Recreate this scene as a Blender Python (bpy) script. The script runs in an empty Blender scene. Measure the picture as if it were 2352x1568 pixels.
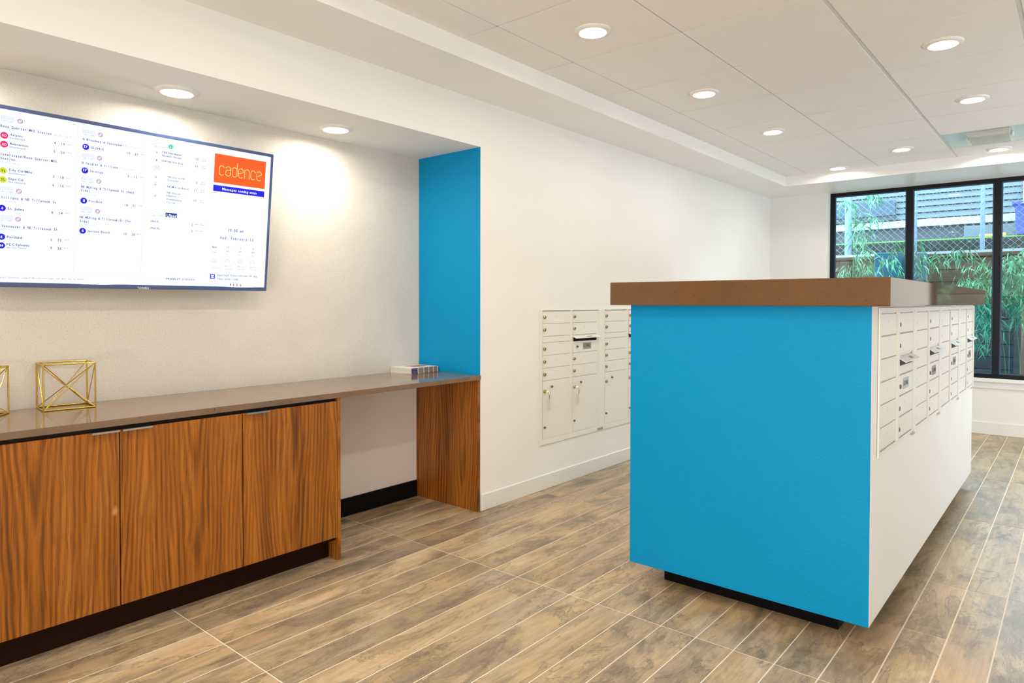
import bpy, math, random
from mathutils import Matrix, Vector
random.seed(7)
PI = math.pi
SC = bpy.context.scene
COL = SC.collection

# ------------------------------------------------------------------ camera
cam = bpy.data.cameras.new('camera')
cam.sensor_width = 36.0
cam.lens = 1553.845 / 2352 * 36.0
cam.shift_y = -(784 - 721.98) / 2352
cam.clip_start = 0.05
co = bpy.data.objects.new('camera', cam); COL.objects.link(co)
yaw, pitch, roll = 0.699226638, -0.0177578357, 0.00180289365
f = Vector((-math.sin(yaw)*math.cos(pitch), math.cos(yaw)*math.cos(pitch), math.sin(pitch)))
r0 = Vector((math.cos(yaw), math.sin(yaw), 0)); u0 = r0.cross(f)
rr = math.cos(roll)*r0 + math.sin(roll)*u0; uu = -math.sin(roll)*r0 + math.cos(roll)*u0
m = Matrix((rr, uu, -f)).transposed().to_4x4(); m.translation = Vector((0, 0, 1.246))
co.matrix_world = m
SC.camera = co

# ------------------------------------------------------------------ world, exposure
SC.view_settings.view_transform = 'Standard'
SC.view_settings.look = 'None'
SC.view_settings.gamma = 1.0
SC.view_settings.use_curve_mapping = False
SC.view_settings.exposure = 0.06
LAMP = 158.0            # radiance of the recessed downlights
SKY = 20.0
SIDE = 160.0             # power of the added fill outside the right wall
FRONT = 270.0          # power of the added fill outside the back wall
w = bpy.data.worlds.new('overcast_sky'); SC.world = w; w.use_nodes = True
bg = w.node_tree.nodes['Background']
bg.inputs[0].default_value = (0.66, 0.83, 1.0, 1); bg.inputs[1].default_value = SKY
try:
    SC.cycles.use_denoising = True
    SC.cycles.max_bounces = 7; SC.cycles.diffuse_bounces = 4; SC.cycles.glossy_bounces = 3
    SC.cycles.use_adaptive_sampling = True; SC.cycles.adaptive_threshold = 0.03
    SC.cycles.transparent_max_bounces = 16
    SC.cycles.sample_clamp_indirect = 8
except Exception: pass

def fill_light(name, loc, rot, sx, sy, power, col):
    l=bpy.data.lights.new(name,'AREA'); l.shape='RECTANGLE'; l.size=sx; l.size_y=sy; l.energy=power; l.color=col
    o=bpy.data.objects.new(name,l); COL.objects.link(o); o.location=loc; o.rotation_euler=rot; return o
# unseen area fills, added to brighten ceiling and room through the wall openings
fill_light('added_back_fill',(.9,-3.3,.30),(math.radians(128),0,0),3.4,1.6,FRONT,(1.0,.90,.80))
fill_light('added_side_fill',(3.5,6.0,.30),(math.radians(128),0,math.radians(90)),3.0,1.6,SIDE,(.76,.89,1.0))
# ------------------------------------------------------------------ helpers
class MB:
    """collects simple solids and links them as ONE mesh object"""
    def __init__(s): s.v = []; s.f = []; s.m = []
    def add(s, vs, fs, mi=0):
        o = len(s.v); s.v += [tuple(v) for v in vs]; s.f += [tuple(i+o for i in f) for f in fs]; s.m += [mi]*len(fs)
    def box(s, x0, y0, z0, x1, y1, z1, mi=0, fm=None):
        vs = [(x0,y0,z0),(x1,y0,z0),(x1,y1,z0),(x0,y1,z0),(x0,y0,z1),(x1,y0,z1),(x1,y1,z1),(x0,y1,z1)]
        fs = [(0,3,2,1),(4,5,6,7),(0,1,5,4),(1,2,6,5),(2,3,7,6),(3,0,4,7)]   # -z +z -y +x +y -x
        o = len(s.v); s.v += vs; s.f += [tuple(i+o for i in f) for f in fs]
        s.m += [(fm or {}).get(k, mi) for k in ('-z','+z','-y','+x','+y','-x')]
        return s
    def cbox(s, x0, y0, z0, x1, y1, z1, c=0.002, mi=0):
        """box with chamfered edges"""
        import itertools
        X=(x0,x1);Y=(y0,y1);Z=(z0,z1); idx={}; vs=[]
        for i,j,k in itertools.product((0,1),repeat=3):
            sx,sy,sz=(1-2*i),(1-2*j),(1-2*k)
            for ax in range(3):
                p=[X[i]+sx*c,Y[j]+sy*c,Z[k]+sz*c]; p[ax]=(X[i],Y[j],Z[k])[ax]
                idx[(i,j,k,ax)]=len(vs); vs.append(tuple(p))
        fs=[]
        for ax in range(3):
            a,b=[q for q in range(3) if q!=ax]
            for sgn in (0,1):
                q=[]
                for (p,r_) in ((0,0),(1,0),(1,1),(0,1)):
                    t=[0,0,0]; t[ax]=sgn; t[a]=p; t[b]=r_; q.append(idx[(t[0],t[1],t[2],ax)])
                fs.append(q)
        for ax in range(3):
            a,b=[q for q in range(3) if q!=ax]
            for p in (0,1):
                for r_ in (0,1):
                    t0=[0,0,0]; t0[a]=p; t0[b]=r_; t1=list(t0); t1[ax]=1
                    fs.append([idx[(*t0,a)],idx[(*t0,b)],idx[(*t1,b)],idx[(*t1,a)]])
        for i,j,k in itertools.product((0,1),repeat=3):
            fs.append([idx[(i,j,k,0)],idx[(i,j,k,1)],idx[(i,j,k,2)]])
        cx=Vector(((x0+x1)/2,(y0+y1)/2,(z0+z1)/2)); out=[]
        for q in fs:
            P=[Vector(vs[i]) for i in q]; n=(P[1]-P[0]).cross(P[2]-P[0]); ct=sum(P,Vector())/len(P)
            out.append(tuple(q) if n.dot(ct-cx)>0 else tuple(reversed(q)))
        s.add(vs,out,mi); return s
    def tube(s, p, q, r, n=8, r2=None, mi=0, cap=True):
        p=Vector(p); q=Vector(q); d=(q-p).normalized(); a=d.orthogonal().normalized(); b=d.cross(a); r2=r if r2 is None else r2
        vs=[p+(a*math.cos(2*PI*i/n)+b*math.sin(2*PI*i/n))*r for i in range(n)]+[q+(a*math.cos(2*PI*i/n)+b*math.sin(2*PI*i/n))*r2 for i in range(n)]
        fs=[(i,(i+1)%n,n+(i+1)%n,n+i) for i in range(n)]
        if cap: fs+= [tuple(range(n))[::-1], tuple(range(n,2*n))]
        s.add(vs,fs,mi); return s
    def lathe(s, prof, n=32, c=(0,0,0), axis='z', mi=0, cap=True):
        """prof: (radius, height) pairs"""
        vs=[];fs=[]
        for (r,h) in prof:
            for i in range(n):
                a=2*PI*i/n; x,y=r*math.cos(a),r*math.sin(a)
                p=(x,y,h) if axis=='z' else (h,x,y)
                vs.append((c[0]+p[0],c[1]+p[1],c[2]+p[2]))
        for k in range(len(prof)-1):
            for i in range(n): fs.append((k*n+i,k*n+(i+1)%n,(k+1)*n+(i+1)%n,(k+1)*n+i))
        if cap: fs+=[tuple(range(n))[::-1],tuple(range((len(prof)-1)*n,len(prof)*n))]
        s.add(vs,fs,mi); return s
    def mesh(s, name, mats):
        me=bpy.data.meshes.new(name); me.from_pydata(s.v,[],s.f)
        for mm in (mats if isinstance(mats,(list,tuple)) else [mats]): me.materials.append(mm)
        for p,i in zip(me.polygons,s.m): p.material_index=i
        me.update(); return me
    def build(s, name, mats, parent=None, loc=None, smooth=False, bevel=0):
        me=s.mesh(name,mats)
        if smooth:
            me.shade_smooth() if hasattr(me,'shade_smooth') else None
        o=bpy.data.objects.new(name,me); COL.objects.link(o)
        if parent: o.parent=parent
        if loc: o.location=loc
        if bevel:
            b=o.modifiers.new('bevel','BEVEL'); b.width=bevel; b.segments=2; b.limit_method='ANGLE'
        return o
def inst(name, me, parent=None, loc=(0,0,0), scale=None, rot=None):
    o=bpy.data.objects.new(name,me); COL.objects.link(o); o.parent=parent; o.location=loc
    if scale: o.scale=scale
    if rot: o.rotation_euler=rot
    return o
def tag(o, label=None, cat=None, group=None, kind=None):
    if label: o['label']=label
    if cat: o['category']=cat
    if group: o['group']=group
    if kind: o['kind']=kind
    return o
def thing(name, label, cat, loc=(0,0,0), rz=0, group=None):
    o=bpy.data.objects.new(name,None); COL.objects.link(o); o.location=loc; o.rotation_euler=(0,0,rz); o.empty_display_size=.05
    return tag(o,label,cat,group)
def struct(o): o['kind']='structure'; return o
def rehome(o, me_old_parent_loc):   # local coordinates for a mesh written in world coordinates
    o.location=tuple(-c for c in me_old_parent_loc); return o

# ------------------------------------------------------------------ materials
def S2L(c):
    return tuple(((x/255)/12.92 if x/255<=.04045 else ((x/255+.055)/1.055)**2.4) for x in c)+(1,)
class NT:
    def __init__(s,name):
        s.m=bpy.data.materials.new(name); s.m.use_nodes=True; s.t=s.m.node_tree; s.b=s.t.nodes['Principled BSDF']; s.out=s.t.nodes['Material Output']
    def n(s,t,**k):
        nd=s.t.nodes.new(t)
        for a,v in k.items():
            if a.startswith('_'): setattr(nd,a[1:],v)
        return nd
    def l(s,a,b): s.t.links.new(a,b)
    def math(s,op,a,b=None,c=None):
        nd=s.t.nodes.new('ShaderNodeMath'); nd.operation=op
        for i,x in enumerate((a,b,c)):
            if x is None: continue
            if isinstance(x,(int,float)): nd.inputs[i].default_value=x
            else: s.l(x,nd.inputs[i])
        return nd.outputs[0]
    def pos(s):
        return s.n('ShaderNodeNewGeometry').outputs['Position']
    def mapping(s,vec,scale=(1,1,1),loc=(0,0,0)):
        nd=s.n('ShaderNodeMapping'); s.l(vec,nd.inputs[0]); nd.inputs['Scale'].default_value=scale; nd.inputs['Location'].default_value=loc; return nd.outputs[0]
    def noise(s,vec,scale=5,detail=4,rough=.5,dist=0.0):
        nd=s.n('ShaderNodeTexNoise'); s.l(vec,nd.inputs['Vector']); nd.inputs['Scale'].default_value=scale; nd.inputs['Detail'].default_value=detail
        nd.inputs['Roughness'].default_value=rough; nd.inputs['Distortion'].default_value=dist; return nd.outputs[0]
    def ramp(s,fac,stops,interp='LINEAR'):
        nd=s.n('ShaderNodeValToRGB'); s.l(fac,nd.inputs[0]); cr=nd.color_ramp; cr.interpolation=interp
        while len(cr.elements)<len(stops): cr.elements.new(.5)
        for e,(p,c) in zip(cr.elements,stops): e.position=p; e.color=c if len(c)==4 else tuple(c)+(1,)
        return nd.outputs[0]
    def mix(s,fac,a,b,blend='MIX'):
        nd=s.n('ShaderNodeMix'); nd.data_type='RGBA'; nd.blend_type=blend
        if isinstance(fac,(int,float)): nd.inputs[0].default_value=fac
        else: s.l(fac,nd.inputs[0])
        for i,x in ((6,a),(7,b)):
            if isinstance(x,tuple): nd.inputs[i].default_value=x if len(x)==4 else x+(1,)
            else: s.l(x,nd.inputs[i])
        return nd.outputs[2]
    def bump(s,h,strength=.2,dist=.01):
        nd=s.n('ShaderNodeBump'); s.l(h,nd.inputs['Height']); nd.inputs['Strength'].default_value=strength; nd.inputs['Distance'].default_value=dist; s.l(nd.outputs[0],s.b.inputs['Normal'])
    def set(s,col=None,rough=None,metal=None,spec=None):
        if col is not None:
            if isinstance(col,tuple): s.b.inputs['Base Color'].default_value=col if len(col)==4 else col+(1,)
            else: s.l(col,s.b.inputs['Base Color'])
        if rough is not None:
            if isinstance(rough,(int,float)): s.b.inputs['Roughness'].default_value=rough
            else: s.l(rough,s.b.inputs['Roughness'])
        if metal is not None: s.b.inputs['Metallic'].default_value=metal
        if spec is not None: s.b.inputs['Specular IOR Level'].default_value=spec
        return s

def paint(name,col,rough=.55,bs=.06,scale=260,var=.02,metal=0,spec=.4):
    t=NT(name); p=t.pos(); n=t.noise(p,3.0,3); c=t.mix(n,tuple(x*(1-var) for x in col[:3])+(1,),tuple(min(1,x*(1+var)) for x in col[:3])+(1,))
    t.set(c,rough,metal,spec)
    if bs: t.bump(t.noise(p,scale,3),bs,.002)
    return t.m
def emit(name,col,strength):
    t=NT(name); t.b.inputs['Base Color'].default_value=(0.02,.02,.02,1); t.b.inputs['Emission Color'].default_value=col if len(col)==4 else col+(1,); t.b.inputs['Emission Strength'].default_value=strength; t.b.inputs['Roughness'].default_value=.4; t.b.inputs['Specular IOR Level'].default_value=.12; return t.m

M={}
M['wall']=paint('cream_wall_paint',(.87,.86,.83),.6,.05,300)
M['wall_low']=paint('kneehole_wall_paint',(.90,.84,.80),.6,.05,300)
M['soffit']=paint('ceiling_paint',(.89,.88,.86),.38,.03,300,spec=.5)
M['trim']=paint('white_trim_paint',(.86,.85,.82),.35,.02,100)
M['box_white']=paint('mailbox_enamel',(.84,.82,.77),.35,.03,500,spec=.5)
M['box_gap']=paint('mailbox_shadow_gap',(.46,.42,.36),.6,0)
M['dark']=paint('slot_interior_black',(.015,.013,.012),.5,0)
M['black_rubber']=paint('black_vinyl_base',(.006,.006,.007),.35,.02,80)
M['toe']=paint('dark_toe_kick',(.018,.0055,.002),.4,.05,60)
M['black_metal']=paint('black_window_aluminium',(.008,.009,.012),.35,.0,metal=.0)
M['steel']=paint('brushed_steel',(.62,.58,.52),.28,.05,400,metal=1)
M['brass']=paint('aged_brass',(.52,.40,.22),.3,.02,200,metal=1)
M['brass_dark']=paint('dark_lock_steel',(.22,.20,.18),.35,.02,200,metal=1)
M['gold']=paint('brushed_gold_rod',(.66,.47,.10),.26,.04,200,metal=1)
M['placard']=paint('grey_placard_plate',(.42,.43,.40),.35,.02,200,metal=.6)
M['ink']=paint('black_print_ink',(.02,.02,.025),.5,0)
M['ink_grey']=paint('grey_print_ink',(.30,.29,.27),.5,0)
M['key_tag']=paint('paper_key_tag',(.70,.66,.60),.4,.02)
M['tile']=paint('ceiling_tile_face',(.89,.87,.85),.65,.12,420)
M['grid']=paint('ceiling_grid_metal',(.70,.69,.67),.4,.0)
M['grid_gap']=paint('ceiling_reveal',(.16,.13,.11),.6,.0)
M['grout']=paint('cream_grout',(.88,.80,.66),.6,.1,200)
M['tv_body']=paint('gloss_navy_bezel',(.07,.11,.25),.12,0,spec=.6)
M['tv_back']=paint('black_plastic',(.012,.012,.014),.4,0)
M['galv']=paint('galvanised_steel',(.075,.11,.165),.4,.05,60,metal=.3)
M['soil']=paint('dark_garden_soil',(.05,.035,.022),.9,.5,20)
M['grass']=paint('green_grass_strip',(.05,.15,.03),.8,.4,60)
M['concrete']=paint('grey_concrete',(.12,.14,.155),.8,.2,20)
M['paving']=paint('pale_bounce_surface',(.55,.50,.42),.8,.1)  # kept pale so the unseen ground bounces light up to the ceiling
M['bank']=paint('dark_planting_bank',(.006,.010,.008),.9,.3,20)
M['teal_box']=paint('dark_teal_cabinet_paint',(.0,.03,.05),.4,0)
M['vent']=paint('blue_grey_panel',(.028,.042,.06),.6,0)
M['bin']=paint('blue_bin_plastic',(.02,.03,.22),.35,.03,50)
M['yellow']=paint('yellow_plastic',(.75,.60,.02),.4,0)
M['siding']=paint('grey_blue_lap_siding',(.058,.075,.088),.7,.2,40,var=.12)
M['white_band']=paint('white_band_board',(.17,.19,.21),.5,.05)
M['slat_dark']=paint('louver_dark_gap',(.03,.035,.04),.8,0)
M['culm']=paint('bamboo_culm_green',(.05,.10,.03),.4,.02)

# blue paint with roller texture
t=NT('blue_roller_paint'); p=t.pos(); t.set(t.mix(t.noise(p,2.5,3),(.0,.255,.54,1),(.0,.285,.58,1)),.5,0,.18); t.bump(t.noise(p,95,3,.6),.35,.004); M['blue']=t.m
# exterior leaf
t=NT('bamboo_leaf'); p=t.pos(); c=t.ramp(t.noise(p,9,3),[(.3,(.008,.05,.022)),(.48,(.035,.17,.085)),(.70,(.15,.36,.24))]); t.set(c,.45); t.b.inputs['Transmission Weight'].default_value=0; M['leaf']=t.m
# speckled wall covering
t=NT('speckled_wallcovering'); p=t.pos()
c=t.mix(t.noise(p,3.5,5,.6),S2L((212,206,198)),S2L((230,225,217)))
sp=t.noise(p,260,2,.6); c=t.mix(t.ramp(sp,[(.60,(0,0,0)),(.70,(1,1,1))]),c,S2L((184,175,164)))
sp2=t.noise(t.mapping(p,(1,1,.6),(3,1,7)),300,1); c=t.mix(t.math('MULTIPLY',t.ramp(sp2,[(.55,(0,0,0)),(.75,(1,1,1))]),.35),c,S2L((190,178,160)))
t.set(c,.6,0,.3); t.bump(t.noise(p,220,3,.6),.12,.002); M['wallcover']=t.m
# brown quartz
def quartz(name,a,b,spk,rough):
    t=NT(name); p=t.pos(); c=t.mix(t.noise(p,7,5,.6),a,b)
    v=t.ramp(t.noise(t.mapping(p,(1,1,1),(5,2,1)),60,2,.55),[(.68,(0,0,0)),(.74,(1,1,1))]); c=t.mix(t.math('MULTIPLY',v,.75),c,spk)
    v=t.ramp(t.noise(p,170,2,.5),[(.62,(0,0,0)),(.70,(1,1,1))]); c=t.mix(t.math('MULTIPLY',v,.22),c,tuple(min(1,x*1.6) for x in b[:3])+(1,))
    t.set(c,rough,0,.55); return t.m
M['quartz']=quartz('brown_quartz_polished',(.150,.095,.058,1),(.235,.150,.094,1),(.07,.04,.022,1),.09)
M['quartz_edge']=quartz('brown_quartz_slab',(.115,.054,.019,1),(.165,.080,.030,1),(.045,.020,.008,1),.045)

# walnut veneer, vertical grain with cathedral figure
def walnut(name,base=1.0,axis=1):
    t=NT(name); p=t.pos(); sep=t.n('ShaderNodeSeparateXYZ'); t.l(p,sep.inputs[0]); h=sep.outputs[axis]; z=sep.outputs[2]
    rnd=t.n('ShaderNodeObjectInfo').outputs['Random']
    off=t.math('MULTIPLY',rnd,37.0); comb=t.n('ShaderNodeCombineXYZ'); t.l(h,comb.inputs[0]); t.l(off,comb.inputs[1]); t.l(z,comb.inputs[2]); v=comb.outputs[0]
    warp=t.math('SUBTRACT',t.noise(t.mapping(v,(5,1,1.1)),1,3,.5),.5)
    hw=t.math('ADD',h,t.math('MULTIPLY',warp,.085))
    # cathedral: nested V shapes that repeat across the veneer leaves
    cell=t.math('PINGPONG',t.math('ADD',hw,t.math('MULTIPLY',rnd,.3)),.19)
    ch=t.math('SQRT',t.math('ADD',t.math('MULTIPLY',cell,cell),.0007))
    vf=t.math('SUBTRACT',t.math('MULTIPLY',ch,1.0),t.math('MULTIPLY',z,.045))
    ring=t.math('SINE',t.math('ADD',t.math('MULTIPLY',vf,330),t.math('MULTIPLY',t.noise(t.mapping(v,(9,1,2)),1,3),9)))
    ring=t.math('MULTIPLY_ADD',ring,.5,.5)
    c2=t.n('ShaderNodeCombineXYZ'); t.l(hw,c2.inputs[0]); t.l(off,c2.inputs[1]); t.l(z,c2.inputs[2])
    streak=t.noise(t.mapping(c2.outputs[0],(120,1,2.2)),1,6,.65)
    broad=t.noise(t.mapping(c2.outputs[0],(13,1,.5)),1,3,.5)
    g=t.math('ADD',t.math('MULTIPLY',ring,.15),t.math('ADD',t.math('MULTIPLY',streak,.66),t.math('MULTIPLY',broad,.44)))
    k=base
    c=t.ramp(g,[(.38,(.07*k,.019*k,.0025*k)),(.50,(.185*k,.056*k,.005*k)),(.63,(.32*k,.103*k,.009*k)),(.82,(.46*k,.17*k,.022*k))])
    fine=t.noise(t.mapping(c2.outputs[0],(420,1,9)),1,4,.6)
    c=t.mix(t.ramp(fine,[(.50,(0,0,0)),(.64,(.5,.5,.5))]),c,(.10*k,.032*k,.008*k,1))
    kn=t.ramp(t.noise(t.mapping(v,(10,1,5)),1,1),[(.78,(0,0,0)),(.80,(1,1,1))]); c=t.mix(kn,c,(.55*k,.28*k,.09*k,1))
    t.set(c,.36,0,.4); t.bump(streak,.06,.001); return t.m
M['walnut']=walnut('walnut_veneer_front',1.0,1); M['walnut_side']=walnut('walnut_veneer_side',1.0,0)

# porcelain planks printed like stained timber
t=NT('stained_timber_porcelain'); p=t.pos(); rnd=t.n('ShaderNodeObjectInfo').outputs['Random']
off=t.n('ShaderNodeCombineXYZ'); t.l(t.math('MULTIPLY',rnd,53.0),off.inputs[0]); t.l(t.math('MULTIPLY',rnd,91.0),off.inputs[1])
va=t.n('ShaderNodeVectorMath'); va.operation='ADD'; t.l(p,va.inputs[0]); t.l(off.outputs[0],va.inputs[1]); v=va.outputs[0]
big=t.noise(t.mapping(v,(5.5,1.5,1)),1,8,.70,.8)
c=t.ramp(big,[(.30,S2L((128,114,96))),(.43,S2L((172,150,120))),(.55,S2L((204,178,140))),(.70,S2L((222,200,168)))])
# per-plank base tone
c=t.mix(t.ramp(rnd,[(.0,(.0,.0,.0)),(.45,(.10,.10,.10)),(1,(.55,.55,.55))]),c,S2L((138,128,114)))
# ink-like stains with a dark rim
cl=t.noise(t.mapping(v,(6,2.0,1),(1,14,0)),1,8,.68,1.0); c=t.mix(t.math('MULTIPLY',t.ramp(cl,[(.50,(0,0,0)),(.66,(1,1,1))]),.72),c,S2L((92,84,72)))
c=t.mix(t.math('MULTIPLY',t.ramp(t.noise(t.mapping(v,(5,1.2,1),(7,3,0)),1,7,.68,.7),[(.50,(0,0,0)),(.64,(1,1,1))]),.5),c,S2L((212,176,124)))
st=t.noise(t.mapping(v,(5.2,1.8,1),(9,4,0)),1,7,.68,1.3)
rim=t.ramp(st,[(.535,(0,0,0)),(.556,(1,1,1)),(.566,(.25,.25,.25)),(.68,(.55,.55,.55))])
c=t.mix(t.math('MULTIPLY',rim,.62),c,S2L((74,66,56)))
wh=t.ramp(t.noise(t.mapping(v,(10,3.2,1),(2,8,0)),1,6,.7,.8),[(.64,(0,0,0)),(.68,(1,1,1))]); c=t.mix(t.math('MULTIPLY',wh,.45),c,S2L((196,186,170)))
gr=t.noise(t.mapping(v,(60,4,1)),1,5,.65,.3); c=t.mix(t.math('MULTIPLY',t.ramp(gr,[(.42,(1,1,1)),(.56,(0,0,0))]),.24),c,S2L((126,104,76)))
fg=t.noise(t.mapping(v,(22,260,1)),1,3,.6); c=t.mix(t.math('MULTIPLY',t.ramp(fg,[(.5,(0,0,0)),(.7,(1,1,1))]),.14),c,S2L((205,190,165)))
t.set(c,t.math('MULTIPLY_ADD',gr,.14,.27),0,.38); t.bump(gr,.08,.001); M['plank']=t.m

# retaining boards
t=NT('weathered_dark_board'); p=t.pos(); rnd=t.n('ShaderNodeObjectInfo').outputs['Random']
g=t.noise(t.mapping(p,(1.3,1,26)),1,5,.6); c=t.ramp(g,[(.3,(.010,.0055,.003)),(.55,(.030,.018,.010)),(.75,(.055,.035,.021))]); c=t.mix(t.math('MULTIPLY',rnd,.4),c,(.05,.045,.04,1)); t.set(c,.8); M['board']=t.m

for k in ('soil','grass','concrete','siding','white_band','slat_dark','bank','vent','board','leaf','culm','galv','bin','teal_box'):
    M[k].node_tree.nodes['Principled BSDF'].inputs['Specular IOR Level'].default_value=.06
M['black_metal'].node_tree.nodes['Principled BSDF'].inputs['Specular IOR Level'].default_value=.2
for k in ('dark','black_rubber','toe'):
    M[k].node_tree.nodes['Principled BSDF'].inputs['Specular IOR Level'].default_value=.1
# lamps, glass, screens
M['lamp']=emit('downlight_diffuser_lit',(1.0,.935,.83,1),LAMP)
t=NT('window_glass'); n=t.t.nodes; tr=t.n('ShaderNodeBsdfTransparent'); gl=t.n('ShaderNodeBsdfGlossy'); gl.inputs['Roughness'].default_value=0; gl.inputs['Color'].default_value=(.9,.97,1,1)
tr.inputs['Color'].default_value=(.93,.985,.97,1)
fr=t.n('ShaderNodeFresnel'); fr.inputs[0].default_value=1.45; mx=t.n('ShaderNodeMixShader'); t.l(t.math('MULTIPLY_ADD',fr.outputs[0],1.0,.02),mx.inputs[0]); t.l(tr.outputs[0],mx.inputs[1]); t.l(gl.outputs[0],mx.inputs[2]); t.l(mx.outputs[0],t.out.inputs[0]); M['glass']=t.m
t=NT('clear_acrylic'); tr=t.n('ShaderNodeBsdfTransparent'); mx=t.n('ShaderNodeMixShader'); mx.inputs[0].default_value=.55; t.set((.75,.73,.70,1),.15); t.l(tr.outputs[0],mx.inputs[1]); t.l(t.b.outputs[0],mx.inputs[2]); t.l(mx.outputs[0],t.out.inputs[0]); M['acrylic']=t.m
M['aqua']=paint('aqua_reflection_tint',(.58,.74,.70),.18,0,var=.08,spec=.6)  # aqua base colour carries the reflected daylight
E='E'
M['screen']=emit('screen_white',(.93,.97,1.0,1),1.0)
M['s_navy']=emit('screen_navy',S2L((15,45,150)),1.0)
M['s_grey']=emit('screen_grey_blue',S2L((95,112,190)),1.0)
M['s_light']=emit('screen_pale_lilac',S2L((190,195,225)),1.0)
M['s_rule']=emit('screen_faint_rule',S2L((226,228,242)),1.0)
M['s_white']=emit('screen_lettering_white',(1,1,1,1),1.0)
M['s_black']=emit('screen_black',S2L((40,40,60)),1.0)
M['s_rd']=emit('screen_magenta',S2L((235,20,110)),1.0)
M['s_yl']=emit('screen_yellow_green',S2L((215,225,60)),1.0)
M['s_blue']=emit('screen_blue',S2L((0,0,225)),1.0)
M['s_teal']=emit('screen_teal',S2L((20,205,180)),1.0)
M['s_ring']=emit('screen_plum',S2L((150,60,150)),1.0)
M['s_orange']=emit('screen_orange',S2L((255,92,12)),1.0)
M['s_cream']=emit('screen_cream',S2L((255,238,150)),1.0)
M['s_uber']=emit('screen_deep_blue',S2L((10,60,140)),1.0)
M['logo']=paint('silver_logo',(.8,.8,.82),.3,0)

# ================================================================== SETTING
XW=-2.731      # left wall face
XB=-3.27       # alcove back face
YA=2.955       # alcove right return
YF=7.83        # window wall face
YN=-2.2; XR=2.4
ZS=2.438; ZC=2.535; ZA=2.165
# floor
fl=MB().box(XB-.16,YN-.15,-.12,XR+.15,YF+.3,-.0012).build('floor',M['grout']); struct(fl)
PW=.1437; PL=1.158; G=.0052
def add_planks():
    me=MB().cbox(-.5,-.5,-.0125,.5,.5,0,.0).v
    base=MB().box(-.5,-.5,-.012,.5,.5,0).mesh('plank',M['plank'])
    for k in range(-19,16):
        xa=-.652+PW*k; xb=xa+PW
        for j in range(7):
            ya=1.197+PL*(j-1); yb=min(ya+PL,YF+.05)
            segs=[(ya,yb)]
            if k==1 and j==2: segs=[(ya,2.942),(2.942,yb)]
            if k==-5 and j==2: segs=[(ya,2.77),(2.77,yb)]
            for (a,b) in segs:
                x0,x1=max(xa,XB),xb
                if x1<=XB+.01: continue
                if x1<=XW-.02 and a>=YA-.02: continue
                if x1<=XW-.02: b=min(b,YA-.005)
                inst('plank',base,fl,((x0+x1)/2,(a+b)/2,0),(x1-x0-G,b-a-G,1))
    rest=MB()
    for k in range(-19,22):
        xa=-.652+PW*k; xb=xa+PW
        for j in range(-2,7):
            if j>=0 and k<16: continue
            ya=1.197+PL*(j-1); yb=min(ya+PL,YF+.05)
            x0=max(xa,XB)
            if xb<=XB+.01 or xa>XR: continue
            rest.box(x0+G/2,max(ya,YN)+G/2,-.012,min(xb,XR)-G/2,yb-G/2,0)
    o=rest.build('distant_plank',M['plank'],fl); o['kind']='stuff'
add_planks()

# walls
wl=MB()
wl.box(XW-.69,YA,0,XW,YF+.25,ZS+.2,0,{'-y':1})
wl.box(XW-.69,YN,ZA,XW,YA,ZS+.2,0)
struct(wl.build('wall_left',[M['wall'],M['blue']]))
wa=MB().box(XB-.15,YN,.80,XB,YA,ZA,0).box(XB-.15,YN,0,XB,YA,.80,1)
struct(wa.build('wall_alcove',[M['wallcover'],M['wall_low']]))
WX0,WX1,WZ0=-2.115,.165,.535
wf=MB()
wf.box(XW,YF,0,WX0,YF+.25,ZS+.2); wf.box(WX0,YF,0,WX1,YF+.25,WZ0); wf.box(WX1,YF,0,XR+.15,YF+.25,ZS+.2); wf.box(WX0,YF,ZS+.002,WX1,YF+.25,ZS+.2)
struct(wf.build('wall_far',M['wall']))
struct(MB().box(XR,YN-.15,0,XR+.15,4.6,ZC+.3).box(XR,7.5,0,XR+.15,YF,ZC+.3).box(XR,4.6,2.3,XR+.15,7.5,ZC+.3).box(XR,4.6,0,XR+.15,7.5,.12).build('wall_right',M['wall']))  # opening added to let the side fill in
struct(MB().box(XB-.15,YN-.15,0,-.8,YN,ZC+.3).box(2.3,YN-.15,0,XR,YN,ZC+.3).box(-.8,YN-.15,2.3,2.3,YN,ZC+.3).box(-.8,YN-.15,0,2.3,YN,.12).build('wall_back',M['wall']))  # opening added to let the back fill in
struct(MB().box(-6,-8,-.2,9,YN-.151,-.02).box(XR+.151,YN-.151,-.2,7.2,YF+.2,-.02).build('ground',M['paving']))
struct(MB().box(-6,-7.3,-.2,7.2,-7.1,3.2).box(7.0,-7.1,-.2,7.2,YF+.2,3.2).box(XR+.151,YF+.05,-.2,7.0,YF+.2,3.2).build('added_sky_screen',M['paving']))  # unseen walls added to block sky light at the openings
struct(MB().box(-6,-7.1,2.75,7,YN-.16,2.9).box(XR+.16,YN-.16,2.75,7,YF+.05,2.9).build('added_sky_cover',M['soffit']))  # unseen roof added to keep sky light out of the openings
# baseboards
struct(MB().cbox(XW,YA+.002,0,XW+.012,YF,.10,.003).build('baseboard_left',M['trim']))
struct(MB().cbox(XW+.012,YF-.013,0,XR,YF,.118,.003).build('baseboard_far',M['trim']))
struct(MB().cbox(XB,1.965,0,XB+.012,2.93,.104,.002).build('baseboard_alcove',M['black_rubber']))

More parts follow.
